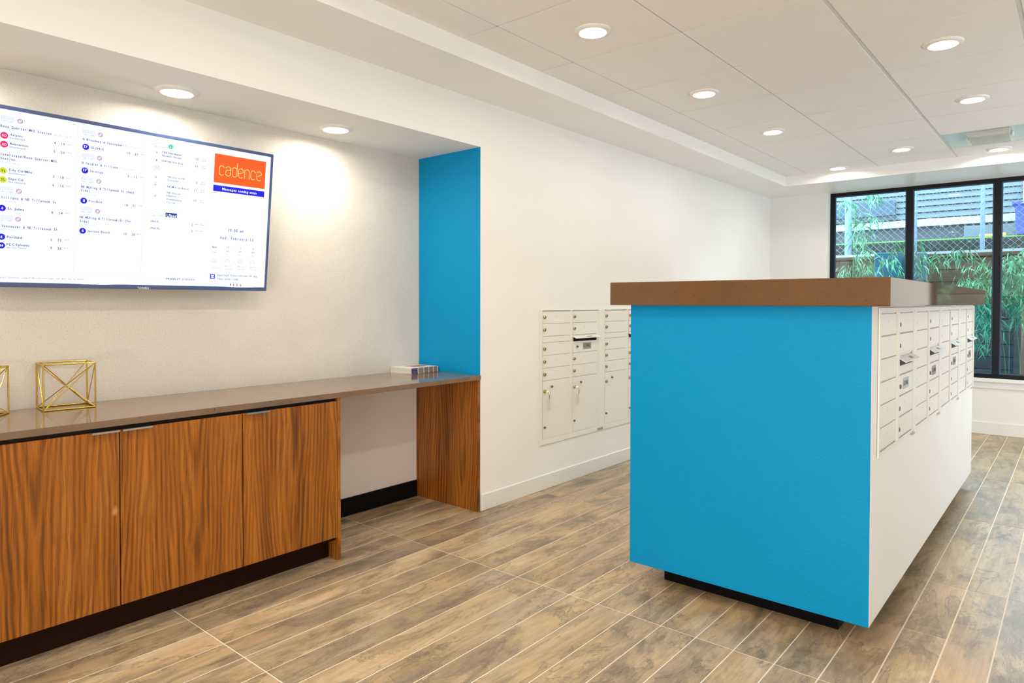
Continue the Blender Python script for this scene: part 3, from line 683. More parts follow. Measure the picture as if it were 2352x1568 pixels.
# ================================================================== TELEVISION
TXT=[
('Rose Quarter MAX Station', -1.113, 0.6008, 0.1637, 0.0093, 'navy', 1, 1),
('10 min walk', -0.9414, 0.6003, 0.0613, 0.0072, 'light', 1, 0),
('Airport', -1.0831, 0.574, 0.0404, 0.0079, 'navy', 0, 1),
('Eastbound', -1.0835, 0.563, 0.047, 0.0064, 'grey', 0, 0),
('Beaverton', -1.0831, 0.5407, 0.0577, 0.0079, 'navy', 0, 1),
('Westbound', -1.084, 0.5292, 0.0502, 0.0064, 'grey', 0, 0),
('4 .19', -0.9406, 0.5677, 0.0381, 0.0098, 'navy', 1, 0),
('min', -0.8927, 0.5731, 0.0139, 0.0047, 'grey', 1, 0),
('5 .20', -0.9415, 0.5348, 0.0393, 0.0098, 'navy', 1, 0),
('min', -0.893, 0.5401, 0.0147, 0.0047, 'grey', 1, 0),
('Interstate/Rose Quarter MAX', -1.1123, 0.497, 0.1835, 0.0094, 'navy', 1, 1),
('Station', -1.1121, 0.4822, 0.0467, 0.0089, 'navy', 1, 1),
('12 min walk', -1.1119, 0.4693, 0.06, 0.0064, 'light', 1, 0),
('City Ctr/Milw', -1.0846, 0.4422, 0.0756, 0.0085, 'navy', 0, 1),
('Southbound', -1.0844, 0.4311, 0.0529, 0.006, 'grey', 0, 0),
('Expo Ctr', -1.0851, 0.409, 0.048, 0.0085, 'navy', 0, 1),
('Northbound', -1.0856, 0.3983, 0.0547, 0.006, 'grey', 0, 0),
('3 .18', -0.9427, 0.4366, 0.0398, 0.0099, 'navy', 1, 0),
('min', -0.8941, 0.441, 0.0152, 0.0047, 'grey', 1, 0),
('6 .16', -0.9426, 0.4034, 0.0401, 0.0099, 'navy', 1, 0),
('min', -0.8945, 0.408, 0.0156, 0.0048, 'grey', 1, 0),
('N Williams & NE Tillamook St', -1.1211, 0.3366, 0.1948, 0.0094, 'navy', 1, 1),
('9 min walk', -1.1179, 0.3243, 0.0588, 0.0065, 'light', 1, 0),
('St. Johns', -1.0864, 0.2964, 0.0531, 0.0086, 'navy', 0, 1),
('8 .24', -0.9436, 0.295, 0.0397, 0.01, 'navy', 1, 0),
('min', -0.8947, 0.3002, 0.0157, 0.0048, 'grey', 1, 0),
('N Vancouver & NE Tillamook St', -1.1174, 0.2286, 0.197, 0.0095, 'navy', 1, 1),
('9 min walk', -1.1183, 0.2167, 0.059, 0.0065, 'light', 1, 0),
('Portland', -1.0867, 0.1882, 0.0489, 0.0086, 'navy', 0, 1),
('6 .22', -0.9442, 0.1874, 0.0391, 0.0101, 'navy', 1, 0),
('min', -0.8958, 0.1928, 0.0153, 0.0048, 'grey', 1, 0),
('PCC Sylvania', -1.0868, 0.16, 0.0731, 0.0086, 'navy', 0, 1),
('via City Center', -1.0875, 0.1494, 0.0656, 0.0066, 'grey', 0, 0),
('9 .36', -0.9444, 0.154, 0.0396, 0.0101, 'navy', 1, 0),
('min', -0.8955, 0.1596, 0.0146, 0.0048, 'grey', 1, 0),
('feedback? Contact support@transitscreen.com and let us know.', -1.132, 0.0347, 0.3134, 0.0056, 'grey', 1, 0),
('N Broadway & Vancouver', -0.8404, 0.6017, 0.1493, 0.009, 'navy', 1, 1),
('4 min walk', -0.6834, 0.6022, 0.0568, 0.0061, 'light', 1, 0),
('SE 134th', -0.8112, 0.5729, 0.0477, 0.0085, 'navy', 0, 0),
('19 .37', -0.6763, 0.5724, 0.0473, 0.01, 'navy', 1, 0),
('min', -0.6198, 0.579, 0.0164, 0.0051, 'grey', 1, 0),
('N Weidler & Williams', -0.8413, 0.5067, 0.1351, 0.009, 'navy', 1, 1),
('5 min walk', -0.6977, 0.5073, 0.057, 0.0061, 'light', 1, 0),
('Saratoga', -0.8118, 0.4784, 0.0506, 0.0091, 'navy', 0, 0),
('6 .13', -0.6687, 0.4775, 0.0398, 0.0101, 'navy', 1, 0),
('min', -0.621, 0.4835, 0.0157, 0.0051, 'grey', 1, 0),
('NE MLKing & Tillamook St (Near', -0.8421, 0.4107, 0.2034, 0.0091, 'navy', 1, 1),
('Side)', -0.8427, 0.3965, 0.0339, 0.0091, 'navy', 1, 1),
('9 min walk', -0.8426, 0.3827, 0.0575, 0.0059, 'light', 1, 0),
('Portland', -0.8128, 0.3559, 0.0497, 0.0087, 'navy', 0, 0),
('18 .31', -0.6778, 0.3539, 0.047, 0.0101, 'navy', 1, 0),
('min', -0.6213, 0.3605, 0.0155, 0.0051, 'grey', 1, 0),
('NE MLKing & Tillamook St (Far', -0.8429, 0.2875, 0.1959, 0.0092, 'navy', 1, 1),
('Side)', -0.8432, 0.2713, 0.034, 0.0092, 'navy', 1, 1),
('9 min walk', -0.8434, 0.2603, 0.0574, 0.006, 'light', 1, 0),
('Jantzen Beach', -0.8136, 0.233, 0.0838, 0.0088, 'navy', 0, 0),
('10 .28', -0.6778, 0.231, 0.0471, 0.0102, 'navy', 1, 0),
('min', -0.6214, 0.2376, 0.015, 0.0052, 'grey', 1, 0),
('1', -0.5561, 0.5968, 0.0042, 0.0076, 'grey', 0, 0),
('700 Northeast', -0.5313, 0.6021, 0.0853, 0.0077, 'navy', 0, 1),
('Hassalo Street', -0.5315, 0.5881, 0.0849, 0.0077, 'navy', 0, 0),
('15', -0.3863, 0.5948, 0.0157, 0.0095, 'navy', 1, 0),
('min', -0.3532, 0.6021, 0.0151, 0.0048, 'grey', 1, 0),
('walk', -0.3558, 0.5931, 0.0192, 0.0048, 'grey', 1, 0),
('1', -0.5561, 0.5641, 0.0047, 0.0076, 'grey', 0, 0),
('1338 NE 9th Ave', -0.5319, 0.5642, 0.0927, 0.0077, 'navy', 0, 0),
('16', -0.3867, 0.5625, 0.0154, 0.0096, 'navy', 1, 0),
('min', -0.3531, 0.5692, 0.0143, 0.0048, 'grey', 1, 0),
('walk', -0.3557, 0.5607, 0.0187, 0.0048, 'grey', 1, 0),
('0', -0.557, 0.4908, 0.0067, 0.0082, 'navy', 1, 0),
('NE 2nd at NE', -0.5036, 0.499, 0.0746, 0.0073, 'grey', 0, 0),
('Schuyler', -0.504, 0.4847, 0.0487, 0.0073, 'grey', 0, 0),
('5', -0.3789, 0.4902, 0.0073, 0.0096, 'navy', 1, 0),
('min', -0.3538, 0.4963, 0.0148, 0.0048, 'grey', 1, 0),
('walk', -0.3562, 0.4877, 0.019, 0.0048, 'grey', 1, 0),
('9', -0.557, 0.4567, 0.0055, 0.0082, 'navy', 1, 0),
('NE MLK at Knott', -0.5036, 0.4556, 0.0938, 0.0078, 'navy', 0, 0),
('11', -0.3868, 0.4545, 0.0144, 0.0096, 'navy', 1, 0),
('min', -0.3544, 0.4614, 0.016, 0.0049, 'grey', 1, 0),
('walk', -0.3559, 0.4526, 0.0193, 0.0049, 'grey', 1, 0),
('0', -0.5572, 0.4084, 0.0065, 0.0082, 'navy', 1, 0),
('NE 10th at', -0.5039, 0.4291, 0.059, 0.0073, 'grey', 0, 0),
('Halsey -', -0.5041, 0.4158, 0.0511, 0.0073, 'grey', 0, 0),
('Community', -0.5045, 0.4005, 0.0658, 0.0073, 'navy', 0, 0),
('Corral', -0.5047, 0.3863, 0.0365, 0.0073, 'grey', 0, 0),
('15', -0.3874, 0.4067, 0.0155, 0.0097, 'navy', 1, 0),
('min', -0.3542, 0.4132, 0.0143, 0.0049, 'grey', 1, 0),
('walk', -0.3565, 0.4046, 0.019, 0.0049, 'grey', 1, 0),
('Messages coming soon', -0.2544, 0.4758, 0.1747, 0.0121, 'white', 0, 1),
('Uber', -0.5023, 0.326, 0.0447, 0.0136, 'white', 0, 1),
('UberX', -0.5691, 0.2967, 0.0349, 0.0088, 'navy', 0, 0),
('UberXL', -0.5685, 0.2673, 0.0405, 0.0088, 'navy', 0, 0),
('2', -0.3906, 0.2945, 0.0073, 0.0108, 'navy', 1, 0),
('min away', -0.3732, 0.3015, 0.0413, 0.0054, 'grey', 1, 0),
('3', -0.3907, 0.2663, 0.0073, 0.0108, 'navy', 1, 0),
('min away', -0.3727, 0.272, 0.0402, 0.0054, 'grey', 1, 0),
('10:50 am', -0.2165, 0.2841, 0.0793, 0.013, 'navy', 1, 1),
('Wed, February 13', -0.2531, 0.2452, 0.1697, 0.0129, 'navy', 1, 0),
('Now', -0.2883, 0.2005, 0.022, 0.0089, 'navy', 1, 1),
('38', -0.288, 0.1769, 0.0186, 0.0067, 'light', 1, 0),
('12', -0.219, 0.2036, 0.0139, 0.0091, 'grey', 1, 0),
('pm', -0.219, 0.187, 0.0139, 0.0074, 'grey', 1, 0),
('41', -0.2211, 0.1691, 0.0109, 0.0074, 'light', 1, 0),
('1', -0.1502, 0.2032, 0.0067, 0.0092, 'grey', 1, 0),
('pm', -0.1542, 0.1879, 0.014, 0.0075, 'grey', 1, 0),
('41', -0.1563, 0.1699, 0.0171, 0.0075, 'light', 1, 0),
('2', -0.0855, 0.2043, 0.0069, 0.0093, 'grey', 1, 0),
('pm', -0.0892, 0.1875, 0.0148, 0.0076, 'navy', 1, 0),
('42', -0.0907, 0.1687, 0.0179, 0.0076, 'light', 1, 0),
('Overcast', -0.2866, 0.1051, 0.0453, 0.0051, 'light', 0, 0),
('Mostly', -0.2237, 0.1154, 0.0335, 0.0051, 'light', 0, 0),
('cloudy', -0.2215, 0.1014, 0.0344, 0.0051, 'light', 0, 0),
('Mostly', -0.1585, 0.1148, 0.0367, 0.0052, 'light', 0, 0),
('cloudy', -0.1563, 0.101, 0.0337, 0.0052, 'light', 0, 0),
('Mostly', -0.093, 0.1139, 0.0353, 0.0053, 'light', 0, 0),
('cloudy', -0.0932, 0.1005, 0.0346, 0.0053, 'light', 0, 0),
('TRANSIT', -0.4951, 0.0444, 0.0651, 0.008, 'navy', 1, 1),
('SCREEN', -0.4236, 0.0438, 0.0597, 0.0082, 'grey', 1, 0),
('Download TransitScreen GO App.', -0.2569, 0.0681, 0.2099, 0.0096, 'navy', 1, 0),
('Then enter code', -0.256, 0.0505, 0.1049, 0.0096, 'navy', 1, 0),
('4 k b q', -0.1944, 0.0229, 0.0591, 0.0121, 'black', 1, 1),
('TOSHIBA', -0.6137, 0.0006, 0.0485, 0.0094, 'logo', 0, 1),
('RD', -1.1073, 0.5672, 0.0138, 0.0083, 'white', 0, 1),
('RD', -1.1068, 0.5341, 0.0134, 0.0084, 'white', 0, 1),
('YL', -1.1089, 0.4359, 0.014, 0.0089, 'black', 0, 1),
('YL', -1.1092, 0.4027, 0.0138, 0.0089, 'black', 0, 1),
('4', -1.1071, 0.2948, 0.0072, 0.01, 'white', 0, 1),
('4', -1.1075, 0.1859, 0.0066, 0.0101, 'white', 0, 1),
('44', -1.1101, 0.154, 0.0125, 0.0096, 'white', 0, 1),
('17', -0.8361, 0.5723, 0.0144, 0.0095, 'white', 0, 1),
('17', -0.8364, 0.4779, 0.0144, 0.0096, 'white', 0, 1),
('8', -0.8339, 0.3548, 0.0077, 0.0102, 'white', 0, 1),
('6', -0.835, 0.2324, 0.008, 0.0103, 'white', 0, 1),
('x.', -0.501, 0.631, 0.0102, 0.0087, 'white', 0, 1),
]
tr_=Vector((-3.09236,1.826,1.98072)); br_=Vector((-3.16778,1.826,1.30206))
upv=(tr_-br_).normalized(); rv=Vector((0,1,0)); nv=rv.cross(upv)
tv=thing('television','large wall-mounted screen showing a transit timetable, tilted down over the counter','television')
mt=Matrix((rv,upv,nv)).transposed().to_4x4(); mt.translation=br_; tv.matrix_world=mt
TH=.683; TW=1.187
bz=.0125
b=MB(); b.box(-TW,0,-.028,0,TH,-.004); b.build('casing',M['tv_back'],tv)
b=MB(); b.cbox(-bz,0,-.004,0,TH,.004,.0015); b.cbox(-TW,0,-.004,-TW+bz,TH,.004,.0015); b.cbox(-TW+bz,TH-.0145,-.004,-bz,TH,.004,.0015); b.cbox(-TW+bz,0,-.004,-bz,.0185,.004,.0015)
b.build('bezel',M['tv_body'],tv)
MB().box(-TW+bz,.0185,-.003,-bz,TH-.0145,.0).build('screen',M['screen'],tv)
MB().cbox(-.75,.2,-.062,-.40,.5,-.028,.004).build('rear_housing',M['tv_back'],tv)
# wall bracket
b=MB(); b.box(-.70,.22,-.085,-.66,.50,-.062); b.box(-.50,.22,-.085,-.46,.50,-.062); b.build('bracket',M['steel'],tv)
mk={'navy':'s_navy','grey':'s_grey','light':'s_light','white':'s_white','black':'s_black','logo':'logo'}
acc={}
for (s_,x,y,w_,h_,c_,mo,bo) in TXT:
    if x<-1.168:
        keep=[(ch) for ch in s_]; n0=len(s_); adv=w_/n0; k=int((-1.168-x)/adv)+1; s_=s_[k:]; x+=adv*k; w_-=adv*k
    v_,f_=text_geo(s_,x,y,w_,h_,bool(mo),bool(bo)); lev=.0008 if c_ not in('white','black') else .0016
    if c_=='logo': lev=.0045
    a=acc.setdefault(c_,MB()); a.add([(p_[0],p_[1],lev) for p_ in v_],f_)
for c_,a in acc.items():
    o=a.build('screen_lettering' if c_!='logo' else 'bezel_lettering',M[mk[c_]],tv); o['kind']='stuff'
def disc(x,y,r_,m_,lev=.0011,ry=None):
    b=MB(); n=28; ry=ry or r_
    b.add([(x+r_*math.cos(2*PI*i/n),y+ry*math.sin(2*PI*i/n),lev) for i in range(n)],[tuple(range(n))]); return b.build('route_badge',m_,tv)
for x,y,r_ in [(-1.1008,.5717,.0122),(-1.1007,.5389,.0122)]: disc(x,y,r_,M['s_rd'])
for x,y,r_ in [(-1.1022,.4407,.0122),(-1.1023,.4071,.0122)]: disc(x,y,r_,M['s_yl'])
for x,y,r_ in [(-1.103,.3002,.0118),(-1.1034,.1918,.0118),(-1.103,.1586,.0118),(-.8287,.5765,.0122),(-.8295,.4812,.0122),(-.8304,.3592,.0122),(-.8312,.2363,.0120)]: disc(x,y,r_,M['s_blue'])
disc(-.4955,.6348,.0098,M['s_teal'])
def poly(pts,r_,mb,lev=.0009,close=False):
    """flat stroked line in the screen plane"""
    n=len(pts)
    for i in range(n if close else n-1):
        a=Vector(pts[i]+(0,)) ; b=Vector(pts[(i+1)%n]+(0,)); d=(b-a)
        if d.length<1e-6: continue
        d.normalize(); q=Vector((-d.y,d.x,0))*r_; a=a-d*r_*.5; b=b+d*r_*.5
        mb.add([(a.x+q.x,a.y+q.y,lev),(a.x-q.x,a.y-q.y,lev),(b.x-q.x,b.y-q.y,lev),(b.x+q.x,b.y+q.y,lev)],[(0,1,2,3)])
def arc(cx,cy,rx,ry,a0,a1,n=14): return [(cx+rx*math.cos(a0+(a1-a0)*i/n),cy+ry*math.sin(a0+(a1-a0)*i/n)) for i in range(n+1)]
for x,y in [(-1.0519,.6332),(-.7765,.6343),(-.7772,.5394),(-.7776,.4445),(-1.0511,.3693),(-1.052,.2622),(-.7783,.3212)]:
    b=MB(); R_=.0079; poly(arc(x,y,R_,R_,0,2*PI,20),.0009,b); poly(arc(x-.001,y+.001,.0035,.003,.4,4.2,8),.0007,b); poly(arc(x+.0015,y-.0015,.003,.003,-2.6,1.2,8),.0007,b)
    o=b.build('operator_emblem',M['s_ring'],tv)
def bus(x,y,w_):
    b=MB(); h_=.0105; r_=.0005
    poly([(x-w_,y-h_*.7),(x-w_,y+h_),(x+w_*.9,y+h_),(x+w_,y-h_*.7)],r_,b,close=True)
    for k in (-.75,-.38,.1,.45): poly(arc(x+w_*k,y+h_*.3,.0038,.0042,0,2*PI,10),r_,b)
    poly([(x+w_*.75,y+h_*.7),(x+w_*.75,y-h_*.5)],r_,b)
    for k in (-.55,.55): poly(arc(x+w_*k,y-h_*.8,.003,.003,0,2*PI,8),r_,b)
    b.build('vehicle_icon',M['s_light'],tv)
for x,y,w_ in [(-1.0909,.6332,.0197),(-.8185,.6331,.021),(-.8183,.5394,.021),(-.8193,.4437,.021),(-1.0907,.3699,.021),(-1.091,.2623,.021),(-.8197,.3224,.021)]: bus(x,y,w_)
for x,y in [(-.5446,.6332),(-.5419,.3331)]:
    b=MB(); poly([(x-.024,y-.007),(x-.026,y+.001),(x-.014,y+.004),(x-.006,y+.010),(x+.008,y+.010),(x+.014,y+.003),(x+.024,y-.001),(x+.026,y-.007)],.0005,b,close=True)
    for k in (-.014,.015): poly(arc(x+k,y-.007,.004,.004,0,2*PI,10),.0005,b)
    b.build('vehicle_icon',M['s_light'],tv)
b=MB()
for k in (-.0115,.0085): poly(arc(-.5505+k,.5325,.0075,.0075,0,2*PI,14),.0006,b)
poly([(-.562,.5325),(-.556,.545),(-.546,.545),(-.542,.5325),(-.553,.534),(-.556,.545)],.0006,b); b.build('vehicle_icon',M['s_light'],tv)
b=MB(); poly(arc(-.549,.459,.011,.013,PI*.55,PI*1.05,10),.0008,b); b.build('vehicle_icon',M['s_light'],tv)
for x,y in [(-.2771,.1402),(-.2123,.1424),(-.147,.1427),(-.0814,.1429)]:
    b=MB(); poly([(x-.010,y-.006)]+arc(x-.007,y-.001,.004,.004,PI,PI*.6,4)+arc(x,y+.002,.006,.006,PI*.85,PI*.1,6)+[(x+.010,y-.002),(x+.010,y-.006)],.0006,b,close=True); b.build('weather_icon',M['s_light'],tv)
def panel(x0,y0,x1,y1,m_,name,lev=.001):
    return MB().box(x0,y0,.0001,x1,y1,lev).build(name,m_,tv)
panel(-.2953,.5075,-.0378,.6405,M['s_orange'],'logo_panel'); panel(-.2960,.4672,-.0388,.4955,M['s_blue'],'message_bar'); panel(-.5060,.3250,-.4565,.3439,M['s_uber'],'logo_panel')
panel(-.2915,.0545,-.2688,.0762,M['s_blue'],'app_icon'); 
b=MB(); b.box(-.2875,.0585,.001,-.2728,.0722,.0013); b.build('app_icon_symbol',M['s_white'],tv); b=MB(); b.box(-.2850,.0615,.0013,-.2815,.0690,.0016); b.box(-.2788,.0615,.0013,-.2753,.0690,.0016); b.build('app_icon_symbol',M['s_blue'],tv)
for x in (-.8585,-.601): MB().box(x-.0005,.055,.0001,x+.0005,.655,.0005).build('column_rule',M['s_rule'],tv)
MB().box(-1.17,.0515,.0001,-.42,.0522,.0005).build('column_rule',M['s_rule'],tv)
# cadence word mark drawn as stroked letters
b=MB(); yb,xh=.5440,.044; R_=.0014; L_=.0016
def ob(x,w_,a0,a1,y0=yb,h_=None):
    """open bowl of tall rounded letters"""
    h_=h_ or xh; r_=w_/2; cx=x+r_
    top=arc(cx,y0+h_-r_,r_,r_,0,PI,8); bot=arc(cx,y0+r_,r_,r_,PI,2*PI,8); return top,bot
def letter(c_,x,w_=.0235):
    r_=w_/2; cx=x+r_; top=arc(cx,yb+xh-r_,r_,r_,0,PI,10); bot=arc(cx,yb+r_,r_,r_,PI,2*PI,10)
    if c_=='c': poly(arc(cx,yb+xh-r_,r_,r_,.25,PI,10)+bot[:9],R_,b,L_)
    if c_=='a': poly(arc(cx,yb+xh-r_,r_,r_,PI*.9,0,10)+[(x+w_,yb+r_)],R_,b,L_); poly([(x+w_,yb+r_)]+list(reversed(bot))[0:]+[(x,yb+.020)]+arc(cx,yb+.018,r_,.010,PI,PI*.5,5)+[(x+w_,yb+.029)],R_,b,L_)
    if c_=='d': poly(top+bot,R_,b,L_,True); poly([(x+w_,yb+r_),(x+w_,yb+xh+.018),(x+w_+.003,yb+xh+.024)],R_,b,L_)
    if c_=='e': poly([(x+w_,yb+xh-r_)]+top+bot[:9],R_,b,L_); poly([(x+.001,yb+.019),(x+w_,yb+.027),(x+w_,yb+xh-r_)],R_,b,L_)
    if c_=='n': poly([(x,yb),(x,yb+xh-.004)],R_,b,L_); poly([(x,yb+xh-r_)]+list(reversed(top))+[(x+w_,yb+.004),(x+w_+.002,yb)],R_,b,L_)
for i,c_ in enumerate('cadence'): letter(c_,-.2715+i*.0314)
b.build('logo_lettering',M['s_cream'],tv)['kind']='stuff'

# ================================================================== OUTSIDE
ys=10.0
struct(MB().box(-7,YF+.25,.0,6,ys,.30).build('garden_ground',M['soil']))
struct(MB().box(-7,ys,.0,6,14.5,1.90).build('upper_ground',M['concrete']))
rw=thing('retaining_wall','dark weathered board retaining wall behind the bamboo','wall',(-1,ys,0))
z=.30; bh=.152
bm=MB().cbox(-3.5,-.03,0,3.5,0,bh-.008,.003).mesh('board',M['board'])
while z<1.80:
    inst('board',bm,rw,(0,0,z)); z+=bh
MB().cbox(-3.5,-.06,z,3.5,.10,z+.045,.004).build('cap_board',M['board'],rw)
ZT=z+.045
MB().box(-3.6,.0,.3,3.6,.05,z).build('backing',M['slat_dark'],rw)
for x in (-1.5,.4): MB().cbox(x,-.14,.3,x+.11,-.03,z-.02,.006).build('post',M['board'],rw)
# chain-link fence
fc=thing('chain_link_fence','galvanised chain-link fence on round posts along the top of the board wall','fence',(-1,ys+.04,ZT))
for x,r_ in ((-2.45,.045),(-1.66,.028),(-.935,.026),(-.06,.025),(.8,.026)): MB().tube((x+1,0.02,0),(x+1,0.02,1.45),r_,14).build('post',M['galv'],fc)
MB().tube((-2.4,0.02,1.42),(2.6,.02,1.42),.02,10).build('top_rail',M['galv'],fc)
wr=MB(); P_=.082; H_=1.4
x=-2.4-H_
while x<2.6:
    for s in (1,-1):
        xa,xb=(x,x+H_) if s==1 else (x+H_,x)
        za,zb=0.02,H_
        # clip to the fence length
        def cl_(xx): return max(-2.4,min(2.6,xx))
        if s==1: a=(cl_(xa),za+(cl_(xa)-xa)); c=(cl_(xb),zb-(xb-cl_(xb)))
        else: a=(cl_(xa),za+(xa-cl_(xa))); c=(cl_(xb),zb-(cl_(xb)-xb))
        if a[1]<c[1]: wr.tube((a[0],-.012*s,a[1]),(c[0],-.012*s,c[1]),.0027,4,cap=False)
    x+=P_
wr.build('wire_mesh',M['galv'],fc)['kind']='stuff'
# building behind
bl=thing('siding_building','grey lap-sided building behind the chain-link fence','building',(-1,13,1.9))
MB().box(-6,.03,0,5,.3,1.95).build('wall_core',M['slat_dark'],bl)
sb=MB(); sb.add([(-6,-.02,0),(5,-.02,0),(5,.01,.087),(-6,.01,.087),(-6,.03,0),(5,.03,0),(5,.03,.087),(-6,.03,.087)],[(0,1,2,3),(4,7,6,5),(0,4,5,1),(2,6,7,3),(0,3,7,4),(1,5,6,2)])
sbm=sb.mesh('siding_board',M['siding'])
zz=.755
while zz<1.8: inst('siding_board',sbm,bl,(0,0,zz)); zz+=.1005
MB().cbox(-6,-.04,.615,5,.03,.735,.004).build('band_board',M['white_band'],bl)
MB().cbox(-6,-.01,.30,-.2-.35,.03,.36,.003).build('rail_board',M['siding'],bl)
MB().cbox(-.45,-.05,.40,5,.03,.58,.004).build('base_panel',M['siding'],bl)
MB().cbox(-3.2,-.09,.83,-1.42,-.03,1.09,.006).build('vent_panel',M['vent'],bl)
MB().box(-3.2,-.07,.745,-1.42,-.03,.825).build('vent_slot',M['slat_dark'],bl)
for x in (-.05+.35,): MB().cbox(x,-.06,.8,x+.06,-.02,1.9,.004).build('downpipe',M['white_band'],bl)
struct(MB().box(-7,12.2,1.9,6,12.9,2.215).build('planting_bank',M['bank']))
struct(MB().box(-7,12.2,2.215,6,12.9,2.235).build('grass_strip',M['grass']))
wb=thing('wheeled_bin','blue plastic wheeled bin behind the fence at the right window pane','bin',(-.45,12.0,2.245))
v=MB(); v.add([(-.26,-.28,0),(.26,-.28,0),(.26,.28,0),(-.26,.28,0),(-.28,-.3,.42),(.28,-.3,.42),(.28,.3,.42),(-.28,.3,.42)],[(0,3,2,1),(4,5,6,7),(0,1,5,4),(1,2,6,5),(2,3,7,6),(3,0,4,7)])
v.build('bin_body',M['bin'],wb); MB().cbox(-.31,-.34,.42,.31,.31,.47,.01).build('lid',M['bin'],wb)
wb.location=(-.47,12.45,2.245)
o=MB().tube((-1.18,12.3,2.262),(-1.0,12.35,2.262),.018,8).tube((-1.0,12.35,2.262),(-.86,12.33,2.262),.028,8).build('yellow_strap',M['yellow']); tag(o,'yellow tool handle lying on the grass bank behind the fence','tool')
ft=MB().cbox(-1.60,9.45,.3,-1.44,9.58,1.86,.01).build('reflection_post',M['vent']); tag(ft,'pale blue-grey post shape standing in for a reflection in the middle pane','post')  # solid shape standing in for a reflection in the glass
ft=MB().cbox(-2.01,9.5,.3,-1.69,9.85,1.88,.012).build('utility_cabinet',M['teal_box']); tag(ft,'dark teal utility cabinet behind the bamboo of the left pane','cabinet')

